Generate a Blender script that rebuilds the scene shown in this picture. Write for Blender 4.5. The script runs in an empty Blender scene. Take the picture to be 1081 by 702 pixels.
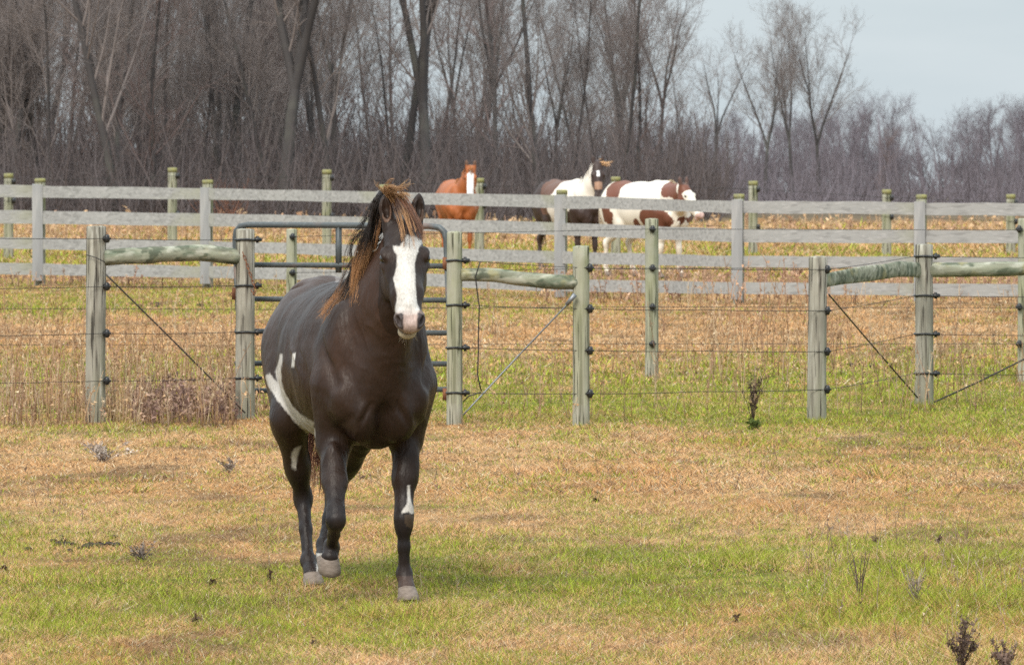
import bpy, math, random
import numpy as np
from mathutils import Vector
random.seed(7)
RNG = np.random.default_rng(11)
sc = bpy.context.scene
COL = sc.collection
FPX, CX, HY, CAMZ = 5500.0, 540.5, 150.0, 2.1      # photo pixels (1081 wide), horizon row, eye height

def W(px, py, d):
    """world point seen at photo pixel px,py at distance d"""
    return np.array([(px-CX)*d/FPX, d, CAMZ-(py-HY)*d/FPX])
def pxof(P):
    P = np.asarray(P); return CX+FPX*P[..., 0]/P[..., 1], HY+(CAMZ-P[..., 2])*FPX/P[..., 1]
def sstep(x, a, b):
    t = np.clip((x-a)/(b-a), 0, 1); return t*t*(3-2*t)
def _h(ix, iy, iz, s):
    n = (ix*374761393+iy*668265263+iz*1274126177+s*974711) & 0xffffffff
    n = ((n ^ (n >> 13))*1274126177) & 0xffffffff
    n = (n ^ (n >> 16)) & 0xffffff
    return n/float(0xffffff)
def vnoise(x, y, z=0.0, s=0):
    x, y, z = np.broadcast_arrays(np.asarray(x, float), np.asarray(y, float), np.asarray(z, float))
    ix, iy, iz = [np.floor(v).astype(np.int64) for v in (x, y, z)]
    fx, fy, fz = x-ix, y-iy, z-iz
    fx, fy, fz = [f*f*(3-2*f) for f in (fx, fy, fz)]
    r = 0
    for a in (0, 1):
        for b in (0, 1):
            for c in (0, 1):
                r = r+_h(ix+a, iy+b, iz+c, s)*(fx if a else 1-fx)*(fy if b else 1-fy)*(fz if c else 1-fz)
    return r
def fbm(x, y, z=0.0, s=0, o=4):
    r = 0; a = .5
    for i in range(o):
        r = r+a*vnoise(x*2**i, y*2**i, np.asarray(z)*2**i, s+i*7); a *= .5
    return r/(1-.5**o)
def zg(x, y):
    """height of the land"""
    x = np.asarray(x, float); y = np.asarray(y, float)
    z = -5.2*sstep(y, 132, 420)
    z = z+.05*(fbm(x*.5, y*.25, 0, 3, 3)-.5)*sstep(y, 27, 34)
    return z+.012*(vnoise(x*2.2, y*2.2, 0, 5)-.5)

# ---------- materials
def mat(name, base=(.5,.5,.5), rough=.7, attr=None, noise=None, spec=.3, metal=0, bump=None, sheen=0, trans=0, streak=None, moss=None, coat=0):
    m = bpy.data.materials.new(name); m.use_nodes = True
    nt = m.node_tree; N = nt.nodes; L = nt.links; b = N['Principled BSDF']
    b.inputs['Roughness'].default_value = rough
    b.inputs['Specular IOR Level'].default_value = spec
    b.inputs['Metallic'].default_value = metal
    b.inputs['Base Color'].default_value = (*base, 1)
    if sheen: b.inputs['Sheen Weight'].default_value = sheen; b.inputs['Sheen Roughness'].default_value = .4
    if coat: b.inputs['Coat Weight'].default_value = coat; b.inputs['Coat Roughness'].default_value = .1
    tc = N.new('ShaderNodeTexCoord')
    cur = None
    if attr:
        a = N.new('ShaderNodeAttribute'); a.attribute_name = attr; cur = a.outputs['Color']
    def mixc(fac, A, B, mode='MIX'):
        x = N.new('ShaderNodeMix'); x.data_type = 'RGBA'; x.blend_type = mode
        for k, v in ((0, fac), (6, A), (7, B)):
            if isinstance(v, (int, float)): x.inputs[k].default_value = v
            elif isinstance(v, tuple): x.inputs[k].default_value = (*v, 1)
            elif v is not None: L.new(v, x.inputs[k])
        return x.outputs[2]
    def nz(scale, detail=4, vec=None, stretch=None, seedoff=0):
        n = N.new('ShaderNodeTexNoise'); n.inputs['Scale'].default_value = scale; n.inputs['Detail'].default_value = detail
        mp = N.new('ShaderNodeMapping'); L.new(tc.outputs['Object'], mp.inputs[0])
        mp.inputs[1].default_value = (seedoff, seedoff*.7, 0)
        if stretch: mp.inputs[3].default_value = stretch
        L.new(mp.outputs[0], n.inputs['Vector']); return n.outputs['Fac']
    def ramp(src, a, b):
        r = N.new('ShaderNodeMapRange'); r.inputs[1].default_value = a; r.inputs[2].default_value = b
        L.new(src, r.inputs[0]); return r.outputs[0]
    if noise:                                   # list of (scale, lo, hi, colour, strength, stretch)
        for i, (s, lo, hi, c, st, stx) in enumerate(noise):
            f = ramp(nz(s, 5, stretch=stx, seedoff=i*3.1), lo, hi)
            mm = N.new('ShaderNodeMath'); mm.operation = 'MULTIPLY'; L.new(f, mm.inputs[0]); mm.inputs[1].default_value = st
            cur = mixc(mm.outputs[0], cur if cur is not None else base, c)
    if cur is not None: L.new(cur, b.inputs['Base Color'])
    if bump:
        s, st, dist, stx = bump
        bp = N.new('ShaderNodeBump'); bp.inputs['Strength'].default_value = st; bp.inputs['Distance'].default_value = dist
        L.new(nz(s, 6, stretch=stx, seedoff=9), bp.inputs['Height']); L.new(bp.outputs[0], b.inputs['Normal'])
    if trans:
        t = N.new('ShaderNodeBsdfTranslucent'); mx = N.new('ShaderNodeMixShader'); mx.inputs[0].default_value = trans
        if cur is not None: L.new(cur, t.inputs['Color'])
        else: t.inputs['Color'].default_value = (*base, 1)
        L.new(b.outputs[0], mx.inputs[1]); L.new(t.outputs[0], mx.inputs[2])
        L.new(mx.outputs[0], N['Material Output'].inputs['Surface'])
    return m

# ---------- objects
def tag(o, label=None, cat=None, group=None, kind=None):
    if label: o['label'] = label
    if cat: o['category'] = cat
    if group: o['group'] = group
    if kind: o['kind'] = kind
    return o
def empty(name, loc, label, cat, group=None):
    o = bpy.data.objects.new(name, None); COL.objects.link(o); o.location = Vector([float(v) for v in loc])
    o.empty_display_size = .1
    return tag(o, label, cat, group)
def wloc(o):
    v = Vector(o.location)
    while o.parent: o = o.parent; v += o.location
    return v
def meshobj(name, V, F, m, parent=None, smooth=True, attrs=None, loc=None):
    """V world coordinates (n,3); F (m,k) array of k-gons, or list of such arrays"""
    V = np.asarray(V, float)
    Fs = F if isinstance(F, list) else [F]
    Fs = [np.asarray(f, dtype=np.int32) for f in Fs if len(f)]
    if loc is None:
        c = V.mean(0); loc = np.array([c[0], c[1], V[:, 2].min()])
    off = np.asarray(loc, float)
    me = bpy.data.meshes.new(name)
    nl = sum(f.size for f in Fs); nf = sum(len(f) for f in Fs)
    me.vertices.add(len(V)); me.vertices.foreach_set('co', (V-off).astype(np.float32).ravel())
    me.loops.add(nl); me.polygons.add(nf)
    me.loops.foreach_set('vertex_index', np.concatenate([f.ravel() for f in Fs]))
    tot = np.concatenate([np.full(len(f), f.shape[1], np.int32) for f in Fs])
    st = np.concatenate([[0], np.cumsum(tot)[:-1]]).astype(np.int32)
    me.polygons.foreach_set('loop_start', st); me.polygons.foreach_set('loop_total', tot)
    me.polygons.foreach_set('use_smooth', np.full(nf, bool(smooth)))
    for k, a in (attrs or {}).items():
        at = me.attributes.new(k, 'FLOAT_COLOR', 'POINT')
        c4 = np.ones((len(V), 4), np.float32); c4[:, :3] = a; at.data.foreach_set('color', c4.ravel())
    me.update(calc_edges=True); me.validate()
    for mm in (m if isinstance(m, list) else [m]): me.materials.append(mm)
    o = bpy.data.objects.new(name, me); COL.objects.link(o)
    l = Vector([float(v) for v in off])
    if parent is not None: o.parent = parent; l = l-wloc(parent)
    o.location = l
    return o
def tubes(P, R, S=6, cap=True):
    """P (N,K,3) polylines, R (N,K) radii -> V,[F4,cap]"""
    P = np.asarray(P, float); R = np.asarray(R, float)
    if P.ndim == 2: P = P[None]; R = R[None]
    R = np.broadcast_to(R, P.shape[:2])
    N, K = P.shape[:2]
    T = np.gradient(P, axis=1); T /= np.linalg.norm(T, axis=2, keepdims=True)+1e-9
    mean = T.mean(1); ref = np.where(np.abs(mean[:, 2:3]) > .8, np.array([[1., 0, 0]]), np.array([[0, 0, 1.]]))[:, None]
    U = np.cross(T, ref); U /= np.linalg.norm(U, axis=2, keepdims=True)+1e-9
    Vv = np.cross(T, U)
    a = np.arange(S)*2*np.pi/S
    ring = P[:, :, None]+R[:, :, None, None]*(np.cos(a)[:, None]*U[:, :, None]+np.sin(a)[:, None]*Vv[:, :, None])
    V = ring.reshape(-1, 3)
    n = np.arange(N)[:, None, None]*K*S; k = np.arange(K-1)[None, :, None]*S; s = np.arange(S)[None, None, :]; s2 = (s+1) % S
    F = np.stack([n+k+s, n+k+s2, n+k+S+s2, n+k+S+s], -1).reshape(-1, 4)
    out = [F]
    if cap:
        c0 = (np.arange(N)[:, None]*K*S+np.arange(S)[::-1]); c1 = (np.arange(N)[:, None]*K*S+(K-1)*S+np.arange(S))
        out += [c0, c1]
    return V, out
class MB:
    def __init__(s): s.V = []; s.F = {}; s.n = 0; s.C = []
    def add(s, V, Fs, col=None):
        if not isinstance(Fs, list): Fs = [Fs]
        for f in Fs:
            f = np.asarray(f)
            if len(f): s.F.setdefault(f.shape[1], []).append(f+s.n)
        s.V.append(np.asarray(V, float)); s.n += len(V)
        if col is not None: s.C.append(np.broadcast_to(np.asarray(col, float), (len(V), 3)))
        return s
    def tube(s, P, R, S=6, col=None):
        V, F = tubes(np.asarray(P, float), R, S); return s.add(V, F, col)
    def box(s, lo, hi, axes=None, jitter=0, col=None):
        lo = np.array(lo, float); hi = np.array(hi, float)
        V = np.array([[x, y, z] for x in (lo[0], hi[0]) for y in (lo[1], hi[1]) for z in (lo[2], hi[2])])
        if jitter: V += RNG.normal(0, jitter, V.shape)
        F = np.array([[0, 1, 3, 2], [4, 6, 7, 5], [0, 4, 5, 1], [2, 3, 7, 6], [0, 2, 6, 4], [1, 5, 7, 3]])
        return s.add(V, F, col)
    def build(s, name, m, parent=None, smooth=True, attr=None, loc=None):
        at = {attr: np.concatenate(s.C)} if attr else None
        return meshobj(name, np.concatenate(s.V), [np.concatenate(f) for f in s.F.values()], m, parent, smooth, at, loc)
def inpoly(px, py, poly):
    poly = np.asarray(poly, float); r = np.zeros(np.shape(px), bool); n = len(poly); j = n-1
    for i in range(n):
        xi, yi = poly[i]; xj, yj = poly[j]
        if yi != yj:
            c = ((yi > py) != (yj > py)) & (px < (xj-xi)*(py-yi)/(yj-yi)+xi); r ^= c
        j = i
    return r

# ---------- camera, sky, sun
cd = bpy.data.cameras.new('camera'); cam = bpy.data.objects.new('camera', cd); COL.objects.link(cam); sc.camera = cam
cam.location = (0, 0, CAMZ); cam.rotation_euler = (math.pi/2, 0, 0)
cd.sensor_width = 36; cd.lens = FPX/1081*36; cd.clip_end = 6000; cd.clip_start = .5
cd.shift_y = -(351-HY)/1081
cd.dof.use_dof = True; cd.dof.focus_distance = 27; cd.dof.aperture_fstop = 12.5; cd.dof.aperture_blades = 7
SUN_EL, SUN_AZ = math.radians(44), math.radians(205)          # azimuth clockwise from +Y
w = bpy.data.worlds.new('World'); sc.world = w; w.use_nodes = True
nt = w.node_tree; N = nt.nodes; L = nt.links
bg = N['Background']; bg.inputs[1].default_value = .1
sky = N.new('ShaderNodeTexSky'); sky.sky_type = 'NISHITA'; sky.sun_disc = False
sky.sun_elevation = SUN_EL; sky.sun_rotation = SUN_AZ; sky.altitude = 10; sky.dust_density = 1.5
tc = N.new('ShaderNodeTexCoord'); mp = N.new('ShaderNodeMapping'); mp.inputs[3].default_value = (1, 1, 5)
L.new(tc.outputs['Generated'], mp.inputs[0])
nz = N.new('ShaderNodeTexNoise'); nz.inputs['Scale'].default_value = 7; nz.inputs['Detail'].default_value = 5; L.new(mp.outputs[0], nz.inputs['Vector'])
mr = N.new('ShaderNodeMapRange'); mr.inputs[1].default_value = .3; mr.inputs[2].default_value = .7; L.new(nz.outputs['Fac'], mr.inputs[0])
cl = N.new('ShaderNodeMix'); cl.data_type = 'RGBA'; cl.inputs[6].default_value = (3.8, 4.4, 4.75, 1); cl.inputs[7].default_value = (4.7, 5.2, 5.45, 1)
L.new(mr.outputs[0], cl.inputs[0])
mx = N.new('ShaderNodeMix'); mx.data_type = 'RGBA'; mx.inputs[0].default_value = .93
# an overcast sky is brighter overhead than at the horizon
sx = N.new('ShaderNodeSeparateXYZ'); L.new(tc.outputs['Generated'], sx.inputs[0])
zr = N.new('ShaderNodeMapRange'); zr.inputs[1].default_value = .03; zr.inputs[2].default_value = 1; zr.inputs[3].default_value = 1; zr.inputs[4].default_value = 3.4; L.new(sx.outputs[2], zr.inputs[0])
vm = N.new('ShaderNodeVectorMath'); vm.operation = 'SCALE'; L.new(cl.outputs[2], vm.inputs[0]); L.new(zr.outputs[0], vm.inputs['Scale'])
L.new(sky.outputs[0], mx.inputs[6]); L.new(vm.outputs[0], mx.inputs[7]); L.new(mx.outputs[2], bg.inputs[0])
sl = bpy.data.lights.new('sun', 'SUN'); so = bpy.data.objects.new('sun', sl); COL.objects.link(so)
sl.energy = 2.3; sl.angle = math.radians(28); sl.color = (1, .93, .82)
sd = Vector((math.sin(SUN_AZ)*math.cos(SUN_EL), math.cos(SUN_AZ)*math.cos(SUN_EL), math.sin(SUN_EL)))
so.rotation_euler = sd.to_track_quat('Z', 'Y').to_euler(); so.location = (0, 0, 40)
sc.view_settings.view_transform = 'Standard'; sc.view_settings.look = 'None'; sc.view_settings.gamma = 1
sc.view_settings.exposure = .6; sc.view_settings.use_curve_mapping = False
sc.render.engine = 'CYCLES'; sc.cycles.use_denoising = False
try: sc.cycles.denoiser = 'OPENIMAGEDENOISE'
except Exception: pass
sc.cycles.max_bounces = 5; sc.cycles.diffuse_bounces = 3; sc.cycles.glossy_bounces = 2; sc.cycles.transparent_max_bounces = 4
# ---------- ground
TAN = np.array((.53, .275, .105)); STRAW = np.array((.72, .49, .275)); GRN = np.array((.19, .24, .022)); BRN = np.array((.10, .055, .032))
ROWS = [  # photo row -> greenness at x = 0, 270, 540, 810, 1081
 (236, .10, .10, .10, .10, .10), (258, .10, .10, .12, .12, .12), (264, .25, .25, .3, .3, .25), (272, .4, .25, .5, .4, .3), (282, .4, .35, .3, .2, .25),
 (295, .25, .3, .3, .2, .25), (307, .3, .35, .15, .1, .2), (316, .55, .4, .2, .0, .05), (326, .65, .4, .4, .05, .08), (340, .15, .1, .1, .05, .1),
 (352, -.1, -.1, -.1, -.1, .0), (368, .05, .05, .1, .05, .25), (382, .45, .45, .35, .35, .65), (398, .75, .6, .6, .75, .85), (420, .5, .5, .7, .9, .85),
 (440, .3, .3, .6, .8, .75), (458, .2, .15, .25, .35, .45), (485, .06, .06, .1, .12, .25), (520, .12, .12, .15, .12, .12), (545, .2, .17, .2, .17, .17),
 (570, .28, .28, .35, .5, .5), (592, .35, .4, .65, .8, .7), (615, .7, .72, .8, .75, .8), (640, .72, .7, .7, .45, .6), (662, .5, .5, .45, .2, .25), (690, .15, .38, .32, .15, .15), (760, .3, .4, .4, .3, .3)]
_ry = np.array([r[0] for r in ROWS], float); _rv = np.array([r[1:] for r in ROWS], float)
def greenness(x, y):
    """how green the turf is at a place on the ground"""
    py = HY+CAMZ*FPX/np.maximum(y, 5); px = np.clip(CX+FPX*x/y, 0, 1080)
    dpy = FPX*CAMZ/np.maximum(y, 5)**2
    wob = (fbm(x*.8, y*.4, 0, 21, 3)-.5)*2.6
    py = py+np.clip(wob*dpy, -14, 14)
    j = np.clip(px/270.25, 0, 3.999); j0 = j.astype(int); f = j-j0
    cols = np.stack([np.interp(py, _ry, _rv[:, k]) for k in range(5)], -1)
    g = np.take_along_axis(cols, j0[..., None], -1)[..., 0]*(1-f)+np.take_along_axis(cols, j0[..., None]+1, -1)[..., 0]*f
    n = fbm(x*2.1, y*1.1, 0, 31, 4)-.5; n2 = vnoise(x*9, y*6, 0, 41)-.5
    return np.clip((g+n*(.45+1.3*g)+n2*.35)*1.06-.05, 0, 1)
def turf(x, y, g=None):
    if g is None: g = greenness(x, y)
    s = vnoise(x*1.3, y*.8, 0, 51)[..., None]
    c = TAN*(1-s*.5)+STRAW*s*.5
    b = sstep(fbm(x*1.7, y*1.2, 0, 61, 3), .56, .74)[..., None]*.55
    c = c*(1-b)+BRN*b
    g = g[..., None]
    return c*(1-g)+GRN*g
ys = np.concatenate([np.arange(2, 19, 1.), np.arange(19, 45, .12), np.arange(45, 140, .5), np.geomspace(140, 760, 40)])
xs = np.linspace(-1, 1, 301); xs = np.sign(xs)*np.abs(xs)**1.0
hw = np.where(ys < 19, 30, 0)+np.interp(ys, [2, 19, 45, 140, 400, 760], [0, 9, 14, 40, 400, 700])
X = xs[None]*hw[:, None]; Y = np.repeat(ys[:, None], len(xs), 1)
V = np.stack([X, Y, zg(X, Y)], -1).reshape(-1, 3)
nx = len(xs); i = np.arange(len(ys)-1)[:, None]*nx+np.arange(nx-1)[None]
F = np.stack([i, i+1, i+nx+1, i+nx], -1).reshape(-1, 4)
c = turf(X, Y)
dark = (.24+.45*vnoise(X*14, Y*8, 0, 71))[..., None]  # shade in the gaps under the blades, put into the ground colour with mottling
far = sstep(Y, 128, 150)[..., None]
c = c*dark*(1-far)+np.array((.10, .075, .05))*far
gm = mat('turf', attr='col', rough=.95, spec=.1, noise=[(55, .45, .8, (.11, .08, .045), .55, None), (22, .5, .8, (.32, .25, .13), .4, None)], bump=(60, .6, .02, None))
tag(meshobj('ground', V, F, gm, attrs={'col': c.reshape(-1, 3)}, loc=(0, 0, 0)), 'pasture ground of mixed green and tan turf running to the woods', 'ground', kind='structure')

# ---------- grass blades
def blades(zones):
    Vs = []; Cs = []
    for (y0, y1, dens, hmin, hmax, wd) in zones:
        area = (y1-y0)*((y0+y1)/2*1081/FPX+3.2)
        n = int(area*dens)
        y = RNG.uniform(y0, y1, n); x = RNG.uniform(-.5, .5, n)*(y*1081/FPX+3.2)
        g = greenness(x, y)
        cl = fbm(x*6, y*6, 0, 81, 2)
        keep = RNG.random(n) < .25+1.1*cl
        x, y, g, cl = x[keep], y[keep], g[keep], cl[keep]; n = len(x)
        isg = RNG.random(n) < np.clip(g*.88, 0, .56)
        tall = .55+.9*fbm(x*1.4, y*1.0, 0, 91, 3)+.5*vnoise(x*5, y*5, 0, 92)**3
        h = RNG.uniform(hmin, hmax, n)*tall*np.where(isg, .9, .6)
        pxx = CX+FPX*x/y; pyy = HY+CAMZ*FPX/y; h = h*(1+.9*sstep(pxx, 820, 930)*sstep(pyy, 560, 600)*(1-.6*sstep(pyy, 640, 690)))*(1+1.1*sstep(vnoise(x*3.1, y*2.3, 0, 95), .72, .9))
        lean = np.where(isg, RNG.uniform(.2, 1.4, n), RNG.uniform(.5, 3.5, n))*h
        a = RNG.uniform(0, 2*np.pi, n); b = RNG.uniform(0, 2*np.pi, n)
        wv = wd*RNG.uniform(.6, 1.3, n); lit = RNG.random(n) < .012; lean = np.where(lit, RNG.uniform(.05, .13, n), lean); h = np.where(lit, RNG.uniform(.006, .03, n), h)
        z = zg(x, y)-.004
        base = np.stack([x, y, z], -1)
        sd_ = np.stack([np.cos(b)*wv, np.sin(b)*wv, 0*wv], -1)
        tip = base+np.stack([np.cos(a)*lean, np.sin(a)*lean, h], -1)
        Vs.append(np.stack([base-sd_, base+sd_, tip], 1).reshape(-1, 3))
        cg = GRN*(.35+1.75*RNG.random((n, 1))**1.3)+np.array((.10, .05, .015))*RNG.random((n, 1))
        r = RNG.random((n, 1)); ct = turf(x, y, np.zeros(n))*(1.35-.85*r)+STRAW*.40*r*r
        dk = RNG.random(n) < .24
        ct[dk] = BRN*(.6+RNG.random((dk.sum(), 1)))
        st = RNG.random(n) < .10
        ct[st] = np.array((.66, .56, .38))
        c = np.where(isg[:, None], cg, ct)
        Cs.append(np.repeat(c[:, None], 3, 1).reshape(-1, 3))
    return np.concatenate(Vs), np.concatenate(Cs)
Vb, Cb = blades([(20.0, 24, 9500, .014, .045, .0019), (24, 31, 6500, .012, .038, .0022), (31, 45, 2700, .014, .045, .0036), (45, 80, 700, .02, .055, .007), (80, 134, 150, .05, .14, .016)])
Fb = np.arange(len(Vb)).reshape(-1, 3)
grm = mat('grass_blade', attr='col', rough=.7, spec=.2, trans=.3)
tag(meshobj('grass', Vb, Fb, grm, smooth=False, attrs={'col': Cb}, loc=(0, 0, 0)), 'short pasture grass, part green and part dry tan', 'grass', kind='stuff')

# ---------- dry stalks
drym = mat('dry_stalk', attr='col', rough=.85, spec=.15, trans=.15)
def stalk(mb, x, y, h, lean, r, col, twigs=4, heads=0, hd=.012):
    a = RNG.uniform(0, 6.28); z = float(zg(x, y))
    t = np.linspace(0, 1, 5)
    P = np.stack([x+np.cos(a)*lean*t**1.6, y+np.sin(a)*lean*t**1.6, z-.01+h*t], -1)
    P[1:-1, :2] += RNG.normal(0, h*.012, (3, 2))
    mb.tube(P, np.linspace(r, r*.45, 5), 4, col)
    for k in range(twigs):
        u = RNG.uniform(.35, .95); j = int(u*4); p = P[j]+(P[j+1]-P[j])*(u*4-j)
        b = RNG.uniform(0, 6.28); l = h*RNG.uniform(.08, .28)*(1.2-u)
        q = p+np.array([np.cos(b)*l*.6, np.sin(b)*l*.6, l])
        mb.tube([p, (p+q)/2+RNG.normal(0, .003, 3), q], [r*.5, r*.4, r*.25], 3, col)
        for e in range(heads):
            c = p+(q-p)*RNG.uniform(.3, 1)+RNG.normal(0, hd*.8, 3)
            d = RNG.normal(0, hd, (3, 3)); mb.add(c+d, np.array([[0, 1, 2]]), np.asarray(col)*RNG.uniform(.7, 1.3))
def weedpatch(mb, x0, x1, py0, py1, n, hlo, hhi, cols, r=.0022, **k):
    for _ in range(n):
        py = RNG.uniform(py0, py1); d = CAMZ*FPX/(py-HY); px = RNG.uniform(x0, x1)
        x = (px-CX)*d/FPX; h = RNG.uniform(hlo, hhi)
        c = np.array(cols[RNG.integers(len(cols))])*RNG.uniform(.75, 1.25)
        stalk(mb, x, d, h, h*RNG.uniform(.02, .35), r*(d/28), c, **k)
DC = [(.40, .25, .14), (.46, .31, .18), (.33, .20, .13), (.5, .38, .25)]
mb = MB()
weedpatch(mb, -40, 250, 425, 452, 420, .12, .5, DC, r=.0024, twigs=5, heads=1, hd=.010)
weedpatch(mb, -40, 250, 405, 445, 130, .3, .75, DC, r=.0024, twigs=6, heads=1, hd=.010)
weedpatch(mb, -40, 250, 395, 448, 110, .45, .95, [(.42, .24, .13), (.36, .22, .13)], r=.0022, twigs=7, heads=1, hd=.010)
weedpatch(mb, 140, 250, 432, 450, 170, .1, .35, [(.24, .15, .12), (.36, .24, .17)], r=.0026, twigs=7, heads=3, hd=.012)
weedpatch(mb, 250, 300, 425, 445, 60, .1, .35, DC, twigs=4, heads=1)
weedpatch(mb, 470, 640, 385, 450, 60, .15, .55, DC, r=.0022, twigs=5, heads=1, hd=.009)
weedpatch(mb, 640, 1120, 380, 445, 120, .12, .6, DC, r=.0022, twigs=5, heads=1, hd=.009)
weedpatch(mb, 630, 1120, 375, 440, 110, .3, .8, DC, r=.0022, twigs=6, heads=1, hd=.009)
weedpatch(mb, 740, 900, 330, 400, 60, .4, .95, [(.42, .24, .14), (.36, .22, .13)], r=.0026, twigs=7, heads=1)
weedpatch(mb, -40, 1120, 322, 372, 260, .2, .55, DC, r=.0022, twigs=3, heads=1)
weedpatch(mb, 560, 1120, 300, 322, 500, .15, .5, [(.34, .20, .14), (.42, .27, .18)], r=.003, twigs=3, heads=2, hd=.02)
weedpatch(mb, -40, 400, 292, 306, 260, .1, .35, [(.34, .20, .14), (.42, .27, .18)], r=.003, twigs=3, heads=2, hd=.02)
weedpatch(mb, -40, 1120, 243, 262, 900, .2, .55, [(.45, .30, .17), (.5, .34, .2), (.4, .25, .16)], r=.003, twigs=2, heads=2, hd=.04)
weedpatch(mb, 850, 1100, 560, 690, 70, .05, .24, [(.36, .27, .20), (.20, .13, .10), (.42, .32, .24)], r=.0022, twigs=3, heads=1, hd=.006)
weedpatch(mb, 0, 1081, 470, 690, 14, .02, .06, [(.08, .05, .035), (.12, .08, .05)], r=.003, twigs=6, heads=4, hd=.008)
weedpatch(mb, 200, 850, 560, 690, 60, .03, .12, [(.30, .2, .14), (.45, .36, .25)], r=.002, twigs=2, heads=0)
weedpatch(mb, 0, 1081, 450, 560, 110, .03, .13, [(.22, .15, .12), (.35, .24, .16)], r=.0022, twigs=3, heads=1, hd=.006)
tag(mb.build('dry_weeds', drym, attr='col', loc=(0, 0, 0)), 'thin dry weed stalks standing about the fences and through the turf', 'weeds', kind='stuff')
def plant(name, label, px, py, n, spread, hlo, hhi, cols, grp=None, **k):
    d = CAMZ*FPX/(py-HY); x = (px-CX)*d/FPX; mb = MB()
    for _ in range(n):
        c = np.array(cols[RNG.integers(len(cols))])*RNG.uniform(.75, 1.25); h = RNG.uniform(hlo, hhi)
        stalk(mb, x+RNG.normal(0, .002), d+RNG.normal(0, .002), h, h*.1+abs(RNG.normal(0, .9*spread)), .0028, c, **k)
    o = mb.build(name, drym, attr='col', loc=(x, d, float(zg(x, d)))); return tag(o, label, 'weed', grp)
DK = [(.10, .07, .05), (.16, .10, .07), (.07, .05, .04)]
plant('dead_weed', 'dark brown dead weed standing alone between the slim line post and the bowed rail', 795, 448, 13, .11, .22, .50, DK, twigs=7, heads=2, hd=.009)
plant('green_weed', 'low bright green weed tuft at the foot of the dead weed', 797, 452, 40, .035, .03, .08, [(.09, .12, .03), (.14, .17, .05)], twigs=2, heads=3, hd=.012)
plant('seedhead_weed', 'tall clump of dark seedheads in the bottom right corner', 1014, 712, 13, .09, .13, .26, [(.11, .075, .06), (.19, .13, .105)], twigs=8, heads=6, hd=.006)
plant('seedhead_weed', 'lower clump of dark seedheads nearest the right edge', 1062, 716, 12, .10, .09, .17, [(.11, .075, .06), (.19, .13, .105)], twigs=8, heads=6, hd=.006)
plant('bare_weed', 'sparse leafless dark stalks leaning left in the green grass', 908, 634, 7, .05, .12, .26, [(.13, .09, .08)], twigs=4, heads=0)
plant('bare_weed', 'short grey dry stalks beside the leaning bare stalks', 966, 640, 16, .06, .08, .2, [(.35, .28, .24), (.22, .16, .14)], twigs=3, heads=1, hd=.005)
plant('frizzy_weed', 'low frizzy grey brown weed in the tan turf on the far left', 108, 487, 26, .12, .05, .15, [(.25, .19, .15), (.42, .35, .3)], twigs=6, heads=3, hd=.009)
plant('frizzy_weed', 'small pale frizzy weed midway between the frizzy weed and the horse', 242, 500, 16, .05, .05, .13, [(.4, .33, .27), (.25, .19, .15)], twigs=5, heads=2, hd=.008)
plant('frizzy_weed', 'wispy grey weed beside the droppings on the left', 150, 592, 18, .07, .04, .11, [(.3, .25, .22), (.18, .14, .12)], twigs=6, heads=1, hd=.006)
# droppings / dark clods
clodm = mat('clod', (.035, .025, .02), rough=.95, noise=[(60, .4, .7, (.07, .05, .04), .7, None)], bump=(90, .8, .01, None))
def clods(px, py, n, sx, sy, label, r=.02):
    d = CAMZ*FPX/(py-HY); x = (px-CX)*d/FPX; mb = MB()
    for _ in range(n):
        cx, cy = x+RNG.normal(0, sx), d+RNG.normal(0, sy); rr = r*RNG.uniform(.5, 1.2)
        u, v = np.meshgrid(np.linspace(0, np.pi, 6), np.arange(8)*np.pi/4, indexing='ij')
        k = rr*RNG.uniform(.8, 1.15, u.shape); Vv = np.stack([cx+k*np.sin(u)*np.cos(v)*1.3, cy+k*np.sin(u)*np.sin(v)*1.2, float(zg(cx, cy))+rr*.35+k*.6*np.cos(u)], -1).reshape(-1, 3)
        i = np.arange(5)[:, None]*8+np.arange(8)[None]; i2 = np.arange(5)[:, None]*8+(np.arange(8)[None]+1) % 8
        mb.add(Vv, np.stack([i, i+8, i2+8, i2], -1).reshape(-1, 4))
    return tag(mb.build('droppings', clodm), label, 'droppings', kind='stuff')
clods(62, 572, 14, .22, .25, 'scattered dark droppings in the turf on the far left', .019)
clods(92, 578, 9, .1, .12, 'tight cluster of dark droppings beside the wispy grey weed', .021)
clods(790, 602, 12, .13, .12, 'flat dark patch of droppings in the green turf right of the horse', .014)
clods(172, 322, 16, .25, .3, 'dark mound behind the left brace rail near the plank fence', .03)
clods(932, 386, 12, .2, .3, 'dark mound behind the dark brace wire of the corner post', .03)
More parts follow.
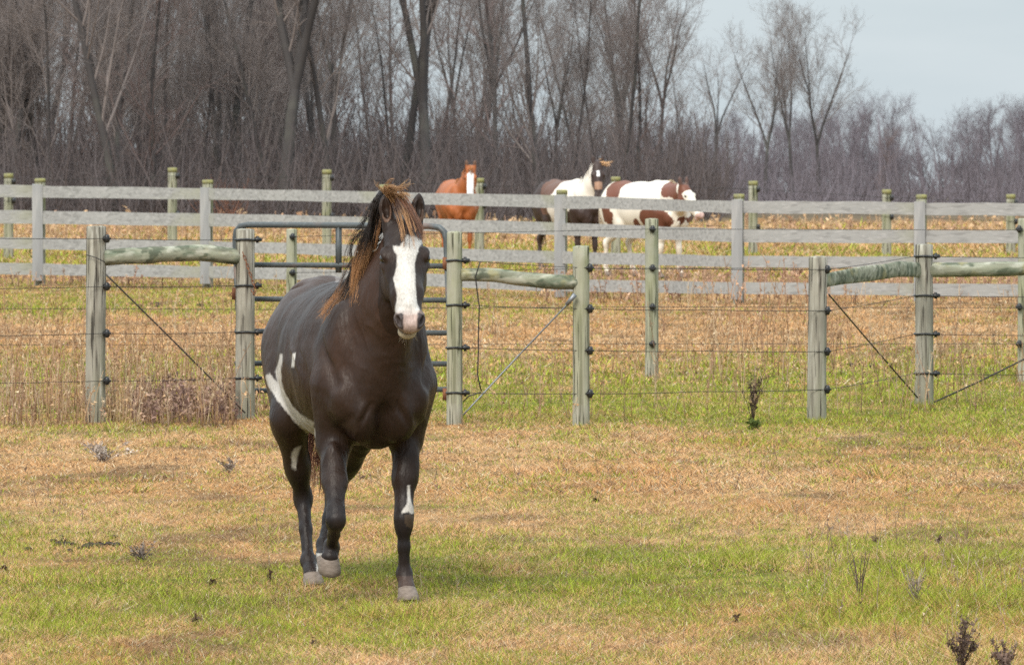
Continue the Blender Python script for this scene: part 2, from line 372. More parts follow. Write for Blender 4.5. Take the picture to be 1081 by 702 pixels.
# ---------- wood
gw = mat('grey_post_wood', (.27, .25, .205), rough=.9, spec=.15, noise=[(2.2, .42, .6, (.36, .34, .29), .6, (1, 1, .8)), (5, .45, .65, (.20, .20, .13), .6, (1, 1, .25)), (26, .48, .62, (.12, .105, .085), .75, (1, 1, .06)), (40, .55, .7, (.50, .48, .42), .6, (1, 1, .1)), (3, .55, .7, (.12, .11, .09), .6, (1, 1, .6)), (55, .57, .62, (.035, .03, .025), .9, (1, 1, .035))], bump=(30, .8, .012, (1, 1, .06)))
grw = mat('green_post_wood', (.30, .29, .21), rough=.9, spec=.15, noise=[(6, .45, .62, (.37, .34, .28), .85, (1, 1, .2)), (26, .48, .62, (.12, .12, .07), .7, (1, 1, .06)), (40, .55, .7, (.42, .44, .30), .5, (1, 1, .1)), (4, .5, .7, (.15, .17, .06), .7, (1, 1, .3)), (2.5, .5, .62, (.36, .345, .30), .7, (1, 1, .7)), (55, .57, .62, (.035, .035, .02), .9, (1, 1, .035))], bump=(30, .8, .012, (1, 1, .06)))
rw = mat('log_wood', (.25, .255, .19), rough=.9, spec=.15, noise=[(7, .48, .6, (.10, .125, .085), .85, (.35, 1, 1)), (16, .5, .65, (.42, .41, .34), .7, (.5, 1, 1)), (12, .52, .58, (.06, .075, .05), .8, (.5, 1, 1)), (30, .5, .6, (.16, .15, .11), .5, (.08, 1, 1)), (5, .6, .7, (.30, .26, .12), .6, None)], bump=(18, .7, .012, (.2, 1, 1)))
pw = mat('plank_wood', (.31, .305, .295), rough=.9, spec=.15, noise=[(.8, .4, .65, (.26, .258, .25), .7, None), (22, .5, .62, (.17, .165, .16), .55, (.05, 1, 1)), (34, .52, .65, (.42, .41, .40), .5, (.04, 1, 1)), (.9, .6, .7, (.29, .29, .19), .5, None), (1.3, .64, .70, (.12, .115, .11), .6, None)], bump=(60, .4, .004, (.08, 1, 1)))
bw = mat('batten_wood', (.29, .29, .29), rough=.9, spec=.15, noise=[(9, .45, .62, (.17, .17, .17), .6, (1, 1, .1)), (14, .52, .65, (.40, .39, .38), .6, (1, 1, .1))], bump=(60, .4, .004, (1, 1, .08)))
mossm = mat('mossy_wood', (.22, .21, .12), rough=1, spec=.1, noise=[(12, .4, .6, (.33, .31, .09), .5, None), (30, .5, .65, (.18, .18, .12), .6, None)], bump=(60, .8, .01, None))
wirem = mat('dark_wire', (.04, .038, .036), rough=.5, spec=.5, metal=.6)
cablem = mat('galvanised_cable', (.22, .23, .245), rough=.5, metal=.7)
plas = mat('black_plastic', (.012, .012, .013), rough=.4, spec=.5)
rust = mat('rusty_iron', (.14, .055, .03), rough=.85, noise=[(30, .4, .65, (.26, .11, .05), .8, None)], bump=(70, .5, .004, None))
tubem = mat('gate_tube', (.07, .078, .08), rough=.45, metal=.15, noise=[(5, .53, .68, (.20, .11, .075), .8, (.4, 1, 1)), (40, .5, .7, (.13, .145, .15), .4, None)])

def post(parent, px, pyt, pyb, wpx, d, m, seed=0, lean=0, name='post', label=None, S=22, K=14):
    """round post, base row pyb, top row pyt, width in photo pixels"""
    top = W(px+lean, pyt, d); bot = W(px, pyb, d); bot[2] = float(zg(bot[0], d))-.12; r = wpx*d/FPX/2
    t = np.linspace(0, 1, K); P = bot[None]+(top-bot)[None]*t[:, None]
    a = np.arange(S)*2*np.pi/S
    V = []
    for k in range(K):
        rr = r*(1.04-.06*t[k])*(1+.10*(vnoise(np.cos(a)*1.5+seed*9, np.sin(a)*1.5, t[k]*2.5, seed)-.5)+.05*(vnoise(a*4, 0, t[k]*.7, seed+3)-.5))
        V.append(np.stack([P[k, 0]+rr*np.cos(a), P[k, 1]+rr*np.sin(a), P[k, 2]+(0*a if k < K-1 else .012*(vnoise(np.cos(a)*3, np.sin(a)*3, seed, 5)-.5))], -1))
    for q, rz in ((.9, .006), (.45, .010)):
        V.append(np.stack([top[0]+r*q*np.cos(a), top[1]+r*q*np.sin(a), top[2]+rz+.010*(vnoise(np.cos(a)*5*q, np.sin(a)*5*q, seed, 6)-.5)], -1))
    V = np.concatenate(V); KK = K+2
    i = np.arange(KK-1)[:, None]*S+np.arange(S)[None]; i2 = np.arange(KK-1)[:, None]*S+(np.arange(S)[None]+1) % S
    o = meshobj(name, V, [np.stack([i, i2, i2+S, i+S], -1).reshape(-1, 4), ((KK-1)*S+np.arange(S))[None]], m, parent)
    if label: o['label'] = label
    return o, top, r
def insulator(po, px, py, d, side=1, s=.02):
    c = W(px, py, d); mb = MB()
    mb.tube([c+[-.03*side, 0, 0], c+[-.005*side, 0, 0], c+[0, 0, 0]], [s*.7, s*.8, s*.8], 8)
    mb.tube([c+[0, 0, -s*1.6], c+[0, 0, -s], c+[0, 0, s], c+[0, 0, s*1.6]], [s*.5, s, s, s*.5], 8)
    mb.tube([c+[0, 0, 0], c+[.03*side, 0, 0]], [s*.75, s*.35], 8)
    return mb.build('insulator', plas, po)
def strap(po, px, py, d, r, side=1):
    c = W(px, py, d); a = np.linspace(0, 2*np.pi, 25); mb = MB()
    P = np.stack([c[0]+(r*1.06)*np.cos(a), c[1]+(r*1.06)*np.sin(a), c[2]+.003*np.sin(a*3)], -1)
    mb.tube(P, .0085, 5)
    e = c+np.array([side*(r+.02), -.01, 0])
    mb.tube([e-[side*.03, 0, 0], e, e+[side*.035, 0, 0]], [.016, .02, .014], 6)
    mb.tube([e+[0, 0, -.026], e+[0, 0, .026]], [.012, .012], 6)
    return mb.build('strap', plas, po)
def wire(parent, pts, r=.0026, name='wire', m=None, S=5, sag=.0, n=10):
    P = []
    for a, b in zip(pts[:-1], pts[1:]):
        a = np.array(a); b = np.array(b); t = np.linspace(0, 1, n)[:, None]
        q = a+(b-a)*t; q[:, 2] -= sag*4*(t[:, 0]*(1-t[:, 0])); P.append(q if len(P) == 0 else q[1:])
    P = np.concatenate(P); V, F = tubes(P, np.full(len(P), r), S); return meshobj(name, V, F, m or wirem, parent)
def log(parent, pts, r0, r1, seed, label=None, name='brace_rail'):
    P = np.array(pts); tt = np.linspace(0, 1, len(P)); t = np.linspace(0, 1, 26)
    C = np.stack([np.interp(t, tt, P[:, k]) for k in range(3)], -1)
    for _ in range(3): C[1:-1] = (C[:-2]+C[1:-1]*2+C[2:])/4
    S = 18; a = np.arange(S)*2*np.pi/S; V = []
    for k in range(26):
        rr = (r0+(r1-r0)*t[k])*(1+.16*(vnoise(np.cos(a)+5, np.sin(a), t[k]*7, seed)-.5)+.14*(vnoise(t[k]*9, 0, 0, seed+2)-.5))
        V.append(np.stack([C[k, 0]+0*a, C[k, 1]+rr*np.cos(a), C[k, 2]+rr*np.sin(a)], -1))
    i = np.arange(25)[:, None]*S+np.arange(S)[None]; i2 = np.arange(25)[:, None]*S+(np.arange(S)[None]+1) % S
    o = meshobj(name, np.concatenate(V), [np.stack([i, i+S, i2+S, i2], -1).reshape(-1, 4), np.arange(S)[None], (25*S+np.arange(S))[::-1][None]], rw, parent)
    if label: o['label'] = label
    return o

# left of the gate
D103, D260, D480, D613, D862, D975 = 39.15, 39.45, 38.7, 38.6, 39.3, 41.5
fl = empty('wire_fence', (W(181, 443, 39.3)[0], 39.3, 0), 'wire fence with two thick grey posts and one mossy log rail left of the gate', 'fence')
p1, t1, r1 = post(fl, 101, 240, 445, 21, D103, gw, 1, lean=.5)
p2, t2, r2 = post(fl, 259, 243, 442, 20, D260, gw, 2)
log(fl, [W(111, 272, D103), W(150, 270, 39.2), W(178, 268, 39.3), W(215, 267, 39.4), W(254, 272, D260)], .066, .060, 3)
for i, y in enumerate((252, 302.5, 352, 402)):
    insulator(p1, 113, y, D103-.05)
    strap(p2, 259, (253, 301.5, 350.5, 399)[i], D260, r2)
    wire(fl, [W(-70, y+1+(-3 if i == 0 else 1), D103-.6), W(113, y, D103-.06), W(250, (253, 301.5, 350.5, 399)[i], D260-.1)], sag=.008)
for y0, y1 in ((326, 327), (364, 365)):
    wire(fl, [W(-70, y0, 47.5), W(120, y0, 47.5), W(306, y1, 47.9)], r=.0028)
wire(fl, [W(112, 290, D103-.09), W(185, 362, 39.25), W(259, 436, D260-.12)], r=.006, name='brace_wire')
wire(fl, [W(91, 269, D103-.08), W(101, 272, D103-.11), W(111, 277, D103-.08)], r=.004, name='wire_loop')
# right of the gate
fr = empty('wire_fence', (W(730, 446, 39.)[0], 39.0, 0), 'wire fence right of the gate with log rails and two diagonal brace cables', 'fence')
q1, tq1, rq1 = post(fr, 480, 246, 449, 16.5, D480, grw, 4, label='greenish gate post')
q2, tq2, rq2 = post(fr, 613.5, 261, 448, 17.5, D613, grw, 5)
q3, tq3, rq3 = post(fr, 862, 272, 443.5, 20, D862, gw, 6, lean=1.5)
q4, tq4, rq4 = post(fr, 975.5, 259, 429, 19, D975, gw, 7)
log(fr, [W(487, 290, D480), W(520, 290, 38.7), W(555, 295, 38.7), W(585, 298, 38.6), W(616, 298, D613-.0)], .052, .058, 8)
log(fr, [W(866, 297, D862), W(895, 292, 39.9), W(925, 288, 40.5), W(950, 284, 41), W(972, 285, D975)], .055, .062, 9, 'bowed rail')
log(fr, [W(979, 285, D975), W(1020, 285, 41.5), W(1060, 284, 41.5), W(1130, 283, 41.5)], .062, .055, 10)
post(fr, 1136, 266, 430, 19, 41.5, gw, 11)
ya = (275, 322, 367, 414.5)
yb = (283, 326, 370, 415.5)
yc = (284.5, 328, 371, 411)
yd = (270.5, 312, 352.5, 394)
for i in range(4):
    strap(q1, 480, ya[i], D480, rq1); insulator(q2, 623, yb[i], D613-.04); insulator(q3, 873.5, yc[i], D862-.04); strap(q4, 975.5, yd[i], D975, rq4)
    wire(fr, [W(490, ya[i], D480-.08), W(623, yb[i], D613-.06), W(740, (yb[i]+yc[i])/2, 39), W(873.5, yc[i], D862-.06), W(967, yd[i], D975-.1), W(1136, yd[i]+1.5, 41.4)], sag=.006)
wire(fr, [W(603, 317, D613-.07), W(546, 377, 38.65), W(489, 438, D480-.1)], r=.0065, name='brace_cable', m=cablem)
mbk = MB(); mbk.tube([W(607, 311, D613-.1), W(598, 322, D613-.08)], [.02, .014], 8); mbk.build('cable_clamp', cablem, fr)
wire(fr, [W(875, 311, D862-.07), W(922, 366, 40.4), W(969, 420, D975-.12)], r=.0065, name='brace_wire')
wire(fr, [W(985, 425, D975-.1), W(1035, 402, 41.5), W(1136, 352, 41.5)], r=.007, name='brace_wire')
wire(fr, [W(507, 276, D480-.1), W(502, 292, 38.6), W(504, 310, 38.6), W(506, 323, 38.6), W(505, 350, 38.6), W(505, 372, 38.6), W(504, 395, 38.6), W(508, 413, D480-.1)], r=.005, name='jumper_wire', n=3)
wire(fr, [W(489, 424, 38.55), W(495, 418, 38.5), W(508, 414, 38.5)], r=.005, name='jumper_wire', n=4)
# second wire line behind
fb = empty('wire_fence', (W(688, 398, 46.6)[0], 46.6, 0), 'second wire fence of slim green posts standing just behind the gate', 'fence')
for (px, pt, pb, wd, d, sd_) in ((308, 243, 391, 11.5, 48.0, 12), (688, 232, 398, 14, 46.6, 13), (1081, 232, 402, 13, 45.8, 14), (-75, 244, 391, 12, 48.2, 15)):
    po, tp, rr = post(fb, px, pt, pb, wd, d, grw, sd_)
    for y in ((242, 283, 324, 363) if px > 500 else (250, 288, 326, 364)): insulator(po, px+(1 if px < 1000 else -5), y, d-rr-.01)
for y0, y1, y2 in ((250, 242, 243), (288, 283, 284), (326, 324, 325), (364, 363, 363)):
    wire(fb, [W(308, y0, 47.9), W(688, y1, 46.5), W(1075, y2, 45.7), W(1200, y2, 45.4)], r=.0026)
# gate
gt = empty('tube_gate', (W(362, 420, 39.5)[0], 39.5, 0), 'dark steel tube gate with six bars hung between two wooden posts', 'gate')
def gd(px): return 39.75+(38.9-39.75)*(px-249)/(473-249)
fr_pts = [(248.5, 418), (248.5, 330), (248.5, 252), (249.5, 244), (254, 239), (262, 237.5), (360, 238), (455, 239), (464, 240.5), (469, 245), (471, 253), (471, 330), (471, 420)]
V, F = tubes(np.array([W(x, y, gd(x)) for x, y in fr_pts]), np.full(len(fr_pts), .024), 10); meshobj('frame', V, F, tubem, gt)
for i, (ya_, yb_) in enumerate(((279.5, 281), (315.5, 317), (349.5, 351.5), (383.5, 384), (412.5, 411))):
    V, F = tubes(np.array([W(249, ya_, gd(249)), W(360, (ya_+yb_)/2, gd(360)), W(471, yb_, gd(471))]), np.full(3, .021), 10)
    o = meshobj('bar', V, F, tubem, gt)
V, F = tubes(np.array([W(357.5, 239, gd(357)), W(357.5, 288, gd(357))]), np.array([.024, .024]), 4); meshobj('brace', V, F, tubem, gt)
for x, y in ((471, 278), (471, 416), (248.5, 310), (248.5, 409)):
    mb_ = MB(); c0 = W(x, y, gd(x)); mb_.tube([c0+[0, 0, -.045], c0+[0, 0, .045]], [.028, .028], 10); mb_.tube([c0, c0+np.array([.055 if x > 300 else .03, -.02, 0])], [.014, .014], 8); mb_.build('hinge', rust, gt)
# latch chain on the gate post
cp = [W(x, y, D260-.12) for x, y in ((256, 266), (259, 274), (262, 283), (265, 292), (268, 300), (270, 307), (268, 311), (266, 306))]
mb_ = MB()
for k in range(len(cp)-1):
    for e in range(2):
        a = cp[k]+(cp[k+1]-cp[k])*(e/2); b = cp[k]+(cp[k+1]-cp[k])*((e+1.2)/2); s = np.array([.008, 0, 0]) if e else np.array([0, .008, 0])
        mb_.tube([a-s*.3, a+s, b+s, b-s*.3, b-s, a-s, a-s*.3], np.full(7, .0035), 5)
tag(mb_.build('chain', rust), 'rusty latch chain hanging on the grey gate post', 'chain')
# plank fence
pf = empty('plank_fence', (W(540, 318, 70)[0], 70, 0), 'weathered grey plank fence with four boards across the pasture', 'fence')
PX = [-138, 40, 217, 404, 591, 778, 970.5, 1163]
def interp(px, tab): return np.interp(px, [q[0] for q in tab], [q[1] for q in tab])
DT = [(-140, 76.2), (40, 75.5), (217, 74.2), (404, 72), (591, 70), (778, 67.2), (970, 66.6), (1163, 66.2)]
BT = [[(0, 195.2, 208.3), (300, 200.6, 212), (560, 206, 219), (778, 212, 225), (1081, 215, 228)],
      [(0, 222, 236), (300, 227, 240), (560, 234, 247), (778, 242, 256), (1081, 243.5, 257)],
      [(0, 250.5, 262.5), (300, 256, 268), (560, 264.8, 277.5), (778, 270, 282), (1081, 272, 284)],
      [(0, 277.5, 289.5), (300, 282, 295), (560, 294, 307), (778, 298, 310.5), (1081, 300, 313)]]
for k in range(len(PX)-1):
    for b, tab in enumerate(BT):
        xa, xb = PX[k]-1, PX[k+1]-1.4
        mb_ = MB(); rows = []
        for x in np.linspace(xa, xb, 9):
            d = interp(x, DT); jt = RNG.normal(0, .7 if b == 0 and x > 560 else .35, 2); u = np.interp(x, [q[0] for q in tab], [q[1] for q in tab])+jt[0]*.7; l = np.interp(x, [q[0] for q in tab], [q[2] for q in tab])+jt[1]*.5
            A = W(x, u, d); B = W(x, l, d); A[1] = B[1] = d-.02
            rows.append([A+[0, -.02, 0], A+[0, .02, 0], B+[0, .02, 0], B+[0, -.02, 0]])
        V = np.array(rows).reshape(-1, 3); i = np.arange(8)[:, None]*4+np.arange(4)[None]; i2 = np.arange(8)[:, None]*4+(np.arange(4)[None]+1) % 4
        meshobj('board', V, [np.stack([i, i2, i2+4, i+4], -1).reshape(-1, 4), np.array([[3, 2, 1, 0], [32, 33, 34, 35]])], pw, pf, smooth=False)
TOPS = {-138: 187, 40: 189.5, 217: 191, 404: 196, 591: 201.5, 778: 206, 970.5: 206.5, 1163: 207}
for k, x in enumerate(PX):
    d = interp(x, DT); pb = HY+CAMZ*FPX/d
    po, tp, rr = post(pf, x+2.2, TOPS[x], pb, 11.5, d+.09, grw, 20+k, S=14, K=8)
    a = np.arange(10)*2*np.pi/10; mb_ = MB(); mb_.tube([tp+[0, 0, -.045], tp+[0, 0, .004], tp+[0, 0, .014]], [rr*1.03, rr*1.03, rr*.85], 12); mb_.build('moss_cap', mossm, po)
    yt = interp(x, [(q[0], q[1]) for q in BT[0]])-1; yl = interp(x, [(q[0], q[2]) for q in BT[3]])+6
    A = W(x-5.8, yt, d-.03); B = W(x+5.4, yl, d-.03)
    mb_ = MB(); mb_.box([A[0], d-.085, B[2]], [B[0], d-.0435, A[2]], jitter=.003); mb_.build('batten', bw, pf, smooth=False)
# far wire fence
ff = empty('wire_fence', (0, 94, 0), 'farthest wire fence of thin mossy posts behind the plank fence', 'fence')
FP = [(-150, 186, 92), (9, 184, 92), (182, 178, 92.5), (345, 180, 93), (506, 189, 94.5), (650, 187.5, 95), (795, 192, 96), (936, 201, 96), (1067, 206, 96), (1200, 210, 96)]
for k, (x, yt, d) in enumerate(FP):
    po, tp, rr = post(ff, x, yt, HY+CAMZ*FPX/d, 9.8, d, grw, 40+k, S=12, K=8)
    for e in range(3): insulator(po, x+5.5, yt+8+e*20, d-.05, s=.035)
    mb_ = MB(); mb_.tube([tp+[0, 0, -.07], tp+[0, 0, .004], tp+[0, 0, .014]], [rr*1.03, rr*1.03, rr*.85], 12); mb_.build('moss_cap', mossm, po)
for e in range(3):
    wire(ff, [W(x+5.5, yt+8+e*20, d-.1) for x, yt, d in FP], r=.004)
# ---------- horses: one smooth body surface each, grown from muscle volumes
class Field:
    def __init__(s, lo, hi, h):
        s.lo = np.array(lo, float); s.h = h; s.n = np.ceil((np.array(hi)-s.lo)/h).astype(int)+1
        s.F = np.ones(s.n, np.float32)
    def _box(s, lo, hi):
        a = np.clip(np.floor((lo-s.lo)/s.h).astype(int), 0, s.n); b = np.clip(np.ceil((hi-s.lo)/s.h).astype(int)+1, 0, s.n)
        sl = tuple(slice(x, y) for x, y in zip(a, b))
        g = [s.lo[i]+s.h*np.arange(a[i], b[i], dtype=np.float32) for i in range(3)]
        return sl, np.stack(np.meshgrid(*g, indexing='ij'), -1).astype(np.float32)
    def _merge(s, sl, d, k, sub):
        if d.size == 0: return
        F = s.F[sl]; d = d.astype(np.float32)
        if sub:
            d = -d; h = np.clip(.5-.5*(d-F)/k*-1, 0, 1); h = np.clip(.5+.5*(d-F)/k, 0, 1); s.F[sl] = F*(1-h)+d*h+k*h*(1-h)
        else:
            h = np.clip(.5+.5*(F-d)/k, 0, 1); s.F[sl] = F*(1-h)+d*h-k*h*(1-h)
    def ell(s, c, r, ax=None, k=.03, sub=False):
        c = np.array(c, float); r = np.array(r, float); R = max(r)+k*1.5+.03
        sl, G = s._box(c-R, c+R); q = G-c.astype(np.float32)
        if ax is not None: q = q @ np.array(ax, np.float32).T      # rows = axes
        a = np.linalg.norm(q/r, axis=-1); b = np.linalg.norm(q/(r*r), axis=-1)+1e-9
        s._merge(sl, np.maximum(a*(a-1)/b, -min(r)), k, sub)
    def cone(s, a, b, ra, rb, k=.03, lat=None, sq=1.0, sub=False):
        a = np.array(a, float); b = np.array(b, float); R = max(ra, rb)*max(1, sq)+k*1.5+.03
        sl, G = s._box(np.minimum(a, b)-R, np.maximum(a, b)+R)
        q = G-a.astype(np.float32); v = b-a
        if lat is not None:
            l = np.array(lat, float); l /= np.linalg.norm(l)
            q = q-(q@l.astype(np.float32))[..., None]*l.astype(np.float32)*(1-1/sq); v = v-l*(v@l)*(1-1/sq)
        t = np.clip((q@v.astype(np.float32))/(v@v+1e-9), 0, 1)
        d = np.linalg.norm(q-t[..., None]*v.astype(np.float32), axis=-1)-(ra+(rb-ra)*t)
        s._merge(sl, d*min(1, sq), k, sub)
    def chain(s, pts, rs, **k):
        for i in range(len(pts)-1): s.cone(pts[i], pts[i+1], rs[i], rs[i+1], **k)
    def mesh(s):
        F = s.F; n = s.n; inside = F < 0
        crosses = []
        acc = np.zeros((*(n-1), 4), np.float32)
        cell_n = n-1
        for ax in range(3):
            A = [slice(None)]*3; B = [slice(None)]*3; A[ax] = slice(0, -1); B[ax] = slice(1, None)
            e = np.argwhere(inside[tuple(A)] != inside[tuple(B)])
            f0 = F[tuple(e.T)]; e1 = e.copy(); e1[:, ax] += 1; f1 = F[tuple(e1.T)]
            p = e.astype(np.float32); p[:, ax] += f0/(f0-f1)
            crosses.append((ax, e, f0 < 0))
            o = [i for i in range(3) if i != ax]
            for da in (0, 1):
                for db in (0, 1):
                    c = e.copy(); c[:, o[0]] -= da; c[:, o[1]] -= db
                    ok = np.all((c >= 0) & (c < cell_n), 1); cc = c[ok]
                    np.add.at(acc, tuple(cc.T), np.concatenate([p[ok], np.ones((ok.sum(), 1), np.float32)], 1))
        m = acc[..., 3] > 0; idx = -np.ones(cell_n, np.int64); idx[m] = np.arange(m.sum())
        V = acc[m]; V = V[:, :3]/V[:, 3:4]*s.h+s.lo
        Q = []
        for ax, e, neg in crosses:
            o = [(ax+1) % 3, (ax+2) % 3]; ok = np.all(e[:, o] > 0, 1); e = e[ok]; neg = neg[ok]
            def cid(a, b):
                c = e.copy(); c[:, o[0]] -= a; c[:, o[1]] -= b; return idx[tuple(c.T)]
            q = np.stack([cid(0, 0), cid(1, 0), cid(1, 1), cid(0, 1)], 1)
            q[~neg] = q[~neg][:, ::-1]; Q.append(q)
        Q = np.concatenate(Q)
        # keep the largest connected piece, relax slightly
        E0 = np.concatenate([Q[:, [0, 1]], Q[:, [1, 2]], Q[:, [2, 3]], Q[:, [3, 0]]]); lab = np.arange(len(V))
        for _ in range(400):
            ml = np.minimum(lab[E0[:, 0]], lab[E0[:, 1]]); nl = lab.copy()
            np.minimum.at(nl, E0[:, 0], ml); np.minimum.at(nl, E0[:, 1], ml); nl = nl[nl]
            if (nl == lab).all(): break
            lab = nl
        u, cts = np.unique(lab, return_counts=True); keep = lab == u[cts.argmax()]
        mp_ = -np.ones(len(V), np.int64); mp_[keep] = np.arange(keep.sum()); Q = mp_[Q[keep[Q[:, 0]]]]; V = V[keep]
        E0 = np.concatenate([Q[:, [0, 1]], Q[:, [1, 2]], Q[:, [2, 3]], Q[:, [3, 0]]]); E0 = np.concatenate([E0, E0[:, ::-1]])
        cn = np.bincount(E0[:, 0], minlength=len(V))[:, None]
        for lam in (.5, -.45, .5, -.45, .4):
            S_ = np.stack([np.bincount(E0[:, 0], V[E0[:, 1], i], len(V)) for i in range(3)], 1)/cn; V = V+lam*(S_-V)
        return V, Q
def nrm(v): v = np.array(v, float); return v/np.linalg.norm(v)

def horse_body(h, J):
    """J: joints in the horse's own frame, u forward, v to its left, z up"""
    f = Field(J['lo'], J['hi'], h)
    w = J.get('wide', 1.0)
    A3 = lambda p, s: (p[0], p[1]*s, p[2])
    # trunk
    f.chain([(.02, 0, 1.05), (-.30, 0, 1.065), (-.62, 0, 1.06), (-.92, 0, 1.11)], [.315, .36, .365, .315], k=.06, lat=(0, 1, 0), sq=.88*w)
    for s in (1, -1):
        f.ell((-1.08, s*.095*w, 1.14), (.30, .165*w, .295), k=.07)
        f.ell((-1.10, s*.15*w, .98), (.22, .13*w, .22), k=.06)
        f.ell((-1.27, s*.10*w, 1.05), (.14, .125*w, .24), k=.07)
        f.ell((-.80, s*.17, 1.23), (.10, .08, .10), k=.08)
    f.cone((-1.0, 0, 1.38), (-1.25, 0, 1.33), .06, .05, k=.08)
    f.cone((.06, 0, 1.37), (-.22, 0, 1.39), .065, .05, k=.09, lat=(0, 1, 0), sq=.7)
    # shoulders and chest
    for s in (1, -1):
        f.ell((.08, s*.148, 1.08), (.17, .105, .30), ax=[nrm((1, 0, -.35)), (0, 1, 0), nrm((.35, 0, 1))], k=.06)
        f.ell((.22, s*.15, .93), (.10, .085, .13), k=.05)
        f.ell((.24, s*.085, .87), (.11, .09, .145), k=.032)
        f.ell((.02, s*.158, .84), (.11, .07, .13), k=.05)
    f.cone((.20, 0, 1.02), (.14, 0, .80), .15, .11, k=.05)
    f.cone((.31, 0, 1.02), (.36, 0, .78), .022, .022, k=.035, sub=True)
    for s in (1, -1):
        f.cone((.02, s*.285, 1.32), (.27, s*.215, 1.0), .014, .014, k=.045, sub=True)
        f.cone((-.13, s*.335, 1.22), (-.10, s*.30, .88), .012, .012, k=.05, sub=True)
        f.cone((-.80, s*.36, 1.25), (-.74, s*.34, .88), .016, .012, k=.05, sub=True)
        f.cone((.33, s*.16, .84), (.19, s*.24, .75), .010, .010, k=.03, sub=True)
        f.cone((-.92, s*.10, 1.47), (-1.32, s*.20, 1.28), .010, .010, k=.04, sub=True)
        f.cone((.345, s*.055, .92), (.34, s*.13, .78), .006, .006, k=.025, sub=True)
    # neck
    P = np.array(J['poll']); M = np.array(J['muzzle'])
    hx = nrm(M-P); lt = nrm(np.cross((0, 0, 1), hx)); dn = nrm(np.cross(hx, lt))
    if dn[2] < 0 and hx[2] > -.95: dn = -dn
    hp = lambda t, l, n: P+hx*t+lt*l+dn*n
    N1 = hp(.05, 0, -.075); B0 = np.array((.05, 0, 1.14)); N2 = B0+(N1-B0)*.5+np.array([.03, 0, .0])
    side = nrm(np.cross(N1-B0, (0, 0, 1)) if abs(nrm(N1-B0)[2]) < .98 else (0, 1, 0)); side = (0, 1, 0) if J.get('straight', True) else side
    f.chain([B0, N2, N1], [.265, .175, .108], k=.06, lat=side, sq=.74)
    f.chain([(-.05, 0, 1.36), N2+np.array([-.10, 0, .10])*J.get('crest', 1), hp(-.01, 0, -.03)], [.07, .055, .055], k=.06, lat=side, sq=.8)
    f.cone((.26, 0, 1.0), hp(.20, 0, -.20), .105, .05, k=.07)
    # head
    ax = [hx, lt, dn]
    f.ell(hp(.06, 0, -.015), (.10, .085, .08), ax, k=.03)
    f.ell(hp(.17, 0, -.01), (.13, .095, .07), ax, k=.03)
    f.chain([hp(.20, 0, -.015), hp(.38, 0, -.012), hp(.50, 0, -.018)], [.072, .056, .048], k=.03, lat=lt, sq=1.18)
    f.cone(hp(.16, 0, .04), hp(.48, 0, .022), .032, .026, k=.025)
    for s in (1, -1):
        f.ell(hp(.21, s*.062, -.100), (.125, .042, .098), ax, k=.03)
        f.ell(hp(.34, s*.045, -.075), (.10, .025, .045), ax, k=.03)
        f.ell(hp(.178, s*.088, .024), (.040, .026, .020), ax, k=.016)
        f.ell(hp(.205, s*.088, -.016), (.040, .026, .014), ax, k=.016)
        f.cone(hp(.20, s*.084, -.012), hp(.34, s*.058, -.028), .016, .010, k=.015)
        f.ell(hp(.54, s*.042, .004), (.042, .027, .034), ax, k=.015)
        f.ell(hp(.195, s*.112, .010), (.024, .012, .012), ax, k=.010, sub=True)
    f.cone(hp(.26, 0, -.12), hp(.49, 0, -.065), .052, .036, k=.035, lat=lt, sq=.85)
    f.ell(hp(.53, 0, -.026), (.055, .062, .053), ax, k=.025)
    f.ell(hp(.575, 0, -.012), (.026, .046, .036), ax, k=.015)
    f.ell(hp(.548, -.006, -.077), (.038, .043, .029), ax, k=.012)
    if h < .012:
        f.ell(hp(.585, 0, -.052), (.045, .07, .005), [hx, lt, dn], k=.008, sub=True)
        for s in (1, -1):
            na = nrm(hx*.6+lt*s*.55+dn*.5)
            nb = nrm(np.cross(na, hx)); nc = np.cross(na, nb)
            f.ell(hp(.562, s*.055, .018), (.022, .026, .012), [na, nrm(hx-na*(hx@na)), np.cross(na, nrm(hx-na*(hx@na)))], k=.006, sub=True)
    for s in (1, -1):
        e = nrm(np.array([0, 0, 1.])*.95-hx*.25+lt*s*J.get('earout', .12)); fw = nrm(np.array([hx[0], hx[1], 0])+.12*lt*s-.0*e); fw = nrm(fw-e*(fw@e)); sd = np.cross(e, fw)
        b = hp(-.005, s*.064, .015)
        f.cone(b-e*.02, b+e*.03, .030, .030, k=.02)
        f.ell(b+e*.065, (.068, .034, .027), [e, sd, fw], k=.010)
        f.cone(b+e*.08, b+e*.135, .023, .006, k=.012, lat=fw, sq=.7)
        if h < .012: f.chain([b+e*.035+fw*.020, b+e*.07+fw*.024, b+e*.115+fw*.016], [.012, .018, .006], k=.005, sub=True)
    # legs
    for L_ in J['front']:
        s, E_, K_, Ft, Co = L_['s'], *[np.array(L_[q]) for q in ('elbow', 'knee', 'fet', 'cor')]
        f.cone((.10, s*.17, .98), E_, .125, .078, k=.05)
        f.chain([E_, E_*.5+K_*.5, K_+nrm(E_-K_)*.05], [.074, .056, .043], k=.035, lat=(0, 1, 0), sq=.92)
        mid = E_*.68+K_*.32; f.ell(mid+np.array([.02, s*.012, 0]), (.048, .042, .11), k=.03)
        f.ell(K_, (.042, .046, .05), k=.03); f.cone(K_+nrm(E_-K_)*.06+np.array([.01, 0, 0]), K_+nrm(Ft-K_)*.05, .038, .033, k=.02); f.ell(K_+nrm(Ft-K_)*.035, (.036, .037, .03), k=.02)
